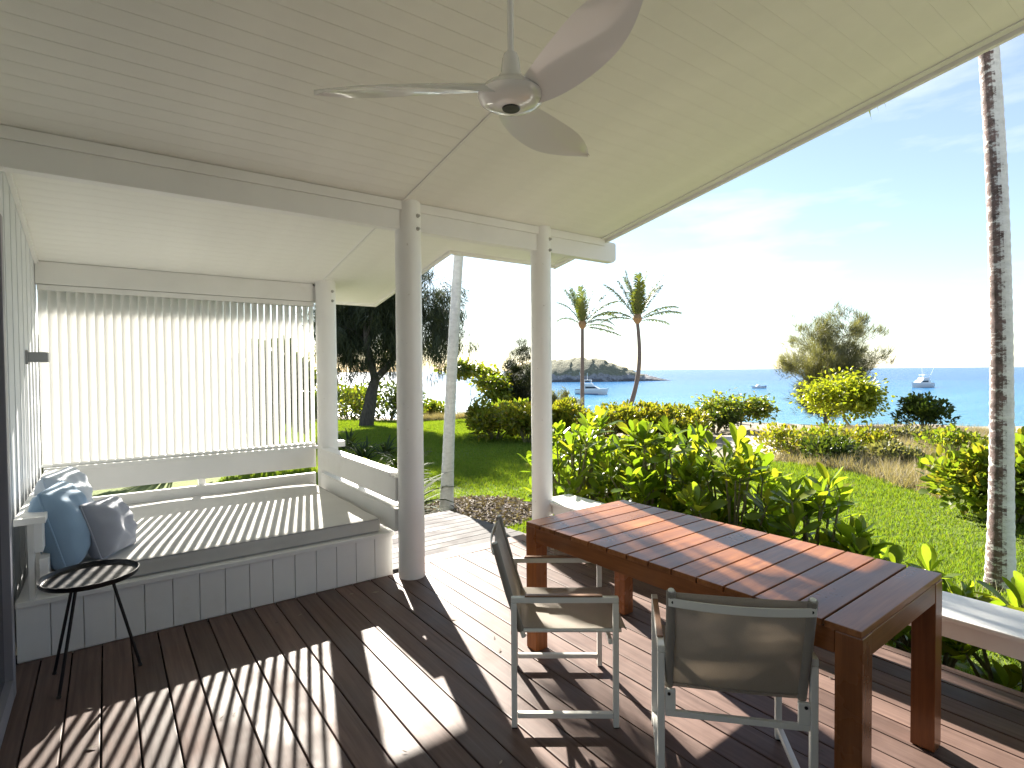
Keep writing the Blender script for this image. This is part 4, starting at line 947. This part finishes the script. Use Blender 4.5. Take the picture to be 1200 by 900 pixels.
# ------------------------------------------------------------------ grass, dune grass, mulch chips (uncountable)
def scatter(poly, n, dens_pow=1.0):
    xs = [p[0] for p in poly]; ys = [p[1] for p in poly]; out_ = []
    X = rng.uniform(min(xs), max(xs), n*3); Y = rng.uniform(min(ys), max(ys), n*3); keep = rng.uniform(0, 1, n*3) < np.minimum(1, (6.5/np.maximum(1, np.hypot(X, Y)))**dens_pow)
    px_ = np.array(poly); inside = np.zeros(len(X), bool); j = len(poly)-1
    for i in range(len(poly)):
        c = ((px_[i,1] > Y) != (px_[j,1] > Y)) & (X < (px_[j,0]-px_[i,0])*(Y-px_[i,1])/(px_[j,1]-px_[i,1]+1e-9)+px_[i,0]); inside ^= c; j = i
    m_ = inside & keep; return X[m_], Y[m_]
GZ = np.vectorize(gz)
def rough_z(X, Y): return np.where(np.hypot(X, Y) > 11, .10*np.sin(X*.9+1.3*np.sin(Y*.5))*np.sin(Y*.7+X*.2)*np.minimum(1, (np.hypot(X, Y)-11)/8), 0)
# only where the camera's surroundings show lawn
VIS = [(2.5, 6.4), (1, 9), (5.5, 26)]+far[2:12]+[(12.5, 1.5), (9, -1.0), (4.3, -1.0), (4.3, 4.6)]
X, Y = scatter(VIS, 420000, .9); n = len(X); r_ = np.hypot(X, Y)
inm = np.array([in_poly(a, b_, MULCH1) for a, b_ in zip(X, Y)]) if n < 900000 else np.zeros(n, bool)
X, Y, r_ = X[~inm], Y[~inm], r_[~inm]; n = len(X)
P = np.stack([X, Y, GZ(X, Y)+rough_z(X, Y)+.01], 1); D_ = rng.normal(0, .55, (n,3)); D_[:,2] = 1
patch = .8+.35*np.sin(X*1.1+np.sin(Y*.8))*np.sin(Y*.9)
NGRASS = n; leaf_mass('lawn_grass', P, D_, (.05+.0026*r_)*rng.uniform(.5,1.5,n)*patch, .005+.0014*r_*rng.uniform(.6,1.3,n), L_GRASS, None, BLADE)
tag(bpy.data.objects['lawn_grass'], 'short bright green mown grass covering the lawn', 'grass', kind='stuff')
def dune(label, poly, ncl, ln, seed, per=26):
    g = np.random.default_rng(seed); X, Y = scatter(poly, ncl, 0); X, Y = X[:ncl], Y[:ncl]; n_ = len(X)
    C_ = np.stack([X, Y, GZ(X, Y)+rough_z(X, Y)], 1); P = np.repeat(C_, per, 0)+g.normal(0, .06, (n_*per,3))*np.array([1,1,0]); D_ = g.normal(0, .5, (n_*per,3)); D_[:,2] = 1
    N = n_*per; leaf_mass('dune_grass', P, D_, ln*np.repeat(g.uniform(.5,1.3,n_), per)*g.uniform(.5,1.1,N), np.full(N, .014), L_DRY, None, BLADE)
    tag(bpy.data.objects[[o.name for o in bpy.data.objects if o.name.startswith('dune_grass')][-1]], label, 'grass', kind='stuff')
DR = [near_ground(*p) for p in ((905,545),(925,546),(1000,558),(1062,575),(1115,590),(1150,560),(1160,512),(1040,506),(960,508),(915,515),(935,528))]
dune('dry buff dune grass on the rise between lawn and sea', DR, 2300, .34, 3)
DL = [near_ground(*p) for p in ((395,486),(470,487),(545,495),(590,503),(600,485),(540,474),(470,470),(395,470))]
dune('dry buff grass strip behind the lawn under the sea almond tree', DL, 2600, .42, 4)
X, Y = scatter(MULCH1, 2600, 0); n = min(2600, len(X)); X, Y = X[:n], Y[:n]
P = np.stack([X, Y, GZ(X, Y)+.045+.10*np.maximum(0, 1-np.hypot(X-4.2, Y-6.6)/1.0)], 1); D_ = rng.normal(0, 1, (n,3))*np.array([1,1,.25])
CHIP = leafmat('dead_leaf', [(.10,.075,.06), (.2,.16,.13), (.32,.28,.24), (.07,.05,.04)], .1, .8)
tag(leaf_mass('leaf_litter', P, D_, rng.uniform(.03,.10,n), rng.uniform(.015,.04,n), CHIP), 'dead grey brown leaves littering the mulch around the pale slender palm', 'leaf litter', kind='stuff')

# ------------------------------------------------------------------ island and boats
def island():
    c = at_d(690, 440, 420); ax = Vector((_r.x, _r.y, 0)).normalized(); ay = Vector((-ax.y, ax.x, 0)); N, Mq = 90, 26; mb = MB(); g = np.random.default_rng(5)
    ph = g.uniform(0, 6.28, 12)
    prof_ = [(-130, 0), (-100, 0), (-75, .5), (-58, 9), (-45, 13.5), (-22, 16.0), (-5, 17.5), (8, 16.2), (18, 13), (27, 9.5), (36, 6.2), (46, 3.4), (54, 1.4), (60, .15)]
    for i in range(N+1):
        u = -130+190*i/N; h = np.interp(u, [p[0] for p in prof_], [p[1] for p in prof_])
        for j in range(Mq+1):
            w = -1+2*j/Mq; wid = 14+26*min(1, (60-u)/60)
            z = h*(max(0, 1-abs(w)**1.7))**.8
            nz = .11*(math.sin(u*.35+w*5+ph[0])+math.sin(u*.8-w*9+ph[1])*.7+math.sin(u*1.7+w*14+ph[2])*.5+math.sin(u*2.9-w*21+ph[3])*.35)
            p = c+ax*(u+nz*6)+ay*(w*wid); mb.v.append((p.x, p.y, -6.9+max(0, z*(1+nz*.28))+(.5 if z > .2 else 0)))
    for i in range(N):
        for j in range(Mq): a = i*(Mq+1)+j; mb.f.append((a, a+Mq+1, a+Mq+2, a+1))
    tag(mb.build('island', rock_mat(), smooth=True, ang=.5), 'low rocky island with dry scrub across the water', 'island', kind='structure')
    tr = MB()
island()
def hull(mb, L_, W_2, H_, z0=0, bow=1.0, tr=0.0, yoff=0, sheer=.35):
    N = 14; rows = []
    for i in range(N+1):
        u = i/N; x = -L_/2+L_*u; w = W_2*(1-max(0, (u-.45)/.55)**2.2)*(.9+.1*min(1, u*5)); h = H_*(1+sheer*u*u)
        rows.append([(x, yoff-w*.55, z0-.35), (x+bow*.0, yoff-w*.92, z0+.25*h), (x+(.5*bow if u > .9 else 0), yoff-w, z0+h), (x+(.5*bow if u > .9 else 0), yoff+w, z0+h), (x, yoff+w*.92, z0+.25*h), (x, yoff+w*.55, z0-.35)])
    o = len(mb.v)
    for rw in rows: mb.v += rw
    for i in range(N):
        for k in range(5): a = o+i*6+k; mb.f.append((a, a+1, a+7, a+6))
    mb.f.append(tuple(o+k for k in range(6))); mb.f.append(tuple(o+N*6+k for k in reversed(range(6)))); return mb
def prism(mb, prof_, y0, y1):
    n = len(prof_); o = len(mb.v); mb.v += [(x, y0, z) for x, z in prof_]+[(x, y1, z) for x, z in prof_]
    mb.f.append(tuple(o+k for k in range(n))); mb.f.append(tuple(o+n+k for k in reversed(range(n))))
    for k in range(n): k2 = (k+1) % n; mb.f.append((o+k, o+k2, o+n+k2, o+n+k))
    return mb
def sea_at(px, py): p = at_z(px, py, -6.4); return p
az = math.atan2(-_r.y, -_r.x)
def cruiser(label, p, rot, k, stripe):
    y_ = thing('motor_yacht', label, 'boat', p, rot); y_.scale = (k, k, k)
    h_ = hull(MB(), 9.6, 1.6, 1.35).build('hull', BOATW, y_, smooth=True, ang=.6)
    if stripe: MB().box(-4.6, 2.2, -1.58, 1.58, -.1, .22).build('waterline_stripe', BOATB, h_)
    prism(MB(), [(-3.2, 1.3), (2.9, 1.5), (1.0, 2.5), (-2.6, 2.6)], -1.2, 1.2).build('cabin', BOATW, y_, bevel=.08)
    prism(MB(), [(-1.6, 1.75), (2.1, 1.8), (1.15, 2.3), (-1.6, 2.35)], -1.23, 1.23).build('cabin_window', BOATG, y_)
    prism(MB(), [(-2.4, 2.62), (.8, 2.55), (.2, 3.3), (-2.3, 3.3)], -1.0, 1.0).build('flybridge', BOATW, y_, bevel=.06)
    prism(MB(), [(-2.6, 4.15), (.1, 4.15), (.0, 4.3), (-2.6, 4.3)], -1.0, 1.0).build('canopy', BOATW, y_)
    for x in (-2.4, -.1):
        for yy in (-.9, .9): MB().tube([(x, yy, 3.25), (x, yy, 4.16)], .06, 6).build('canopy_post', BOATW, y_)
    MB().tube([(-1.2, 0, 4.2), (-1.2, 0, 6.4)], .06, 6).build('mast', BOATW, y_)
    for yy in (-1, 1): MB().tube([(-2.0, yy*1.0, 2.6), (-3.2, yy*1.9, 6.6)], .04, 5).build('outrigger', BOATW, y_)
    MB().box(-4.75, -3.2, -1.2, 1.2, 1.36, 1.5).build('aft_deck', BOATG, y_)
cruiser('white motor yacht with flybridge anchored on open water beyond the dune', sea_at(1080, 454), az+R(22), 1.2, False)
cruiser('white motor yacht with blue waterline anchored off the island between the two coconut palms', sea_at(693, 462), az+R(160), 1.12, True)
# small runabout
p = sea_at(889, 455)
d_ = thing('small_motorboat', 'small low white and blue motorboat on the water beside the she-oak', 'boat', p, az+R(8))
hull(MB(), 6.0, .95, .75, 0, .7).build('hull', BOATW, d_, smooth=True, ang=.6)
prism(MB(), [(-.6, .75), (1.3, .8), (.5, 1.5), (-.3, 1.5)], -.7, .7).build('windscreen', BOATW, d_, bevel=.05)
MB().box(-2.9, -.8, -.88, .88, .5, .95).build('aft_cover', BOATB, d_, bevel=.05); MB().box(-3.4, -3.02, -.25, .25, .1, 1.15).build('outboard', BOATB, d_, bevel=.06)

g = random.Random(12); dl = MB(); cl = leaf_specks = 0
for k in range(46):
    x, y = g.uniform(-.2, 3.5), g.uniform(.3, 4.0); a = g.uniform(0, 6.28); l = g.uniform(.008, .03); w = l*g.uniform(.2, .5)
    c, s_ = math.cos(a), math.sin(a)
    dl.add([(x+c*u*l-s_*v*w, y+s_*u*l+c*v*w, z) for u, v, z in ((-1, 0, .004), (0, -1, .006), (1, 0, .009), (0, 1, .006))], [(0, 1, 2), (0, 2, 3)])
tag(dl.build('fallen_leaves', CHIP), 'tiny dead leaf scraps scattered over the brown deck boards', 'leaf litter', kind='stuff')
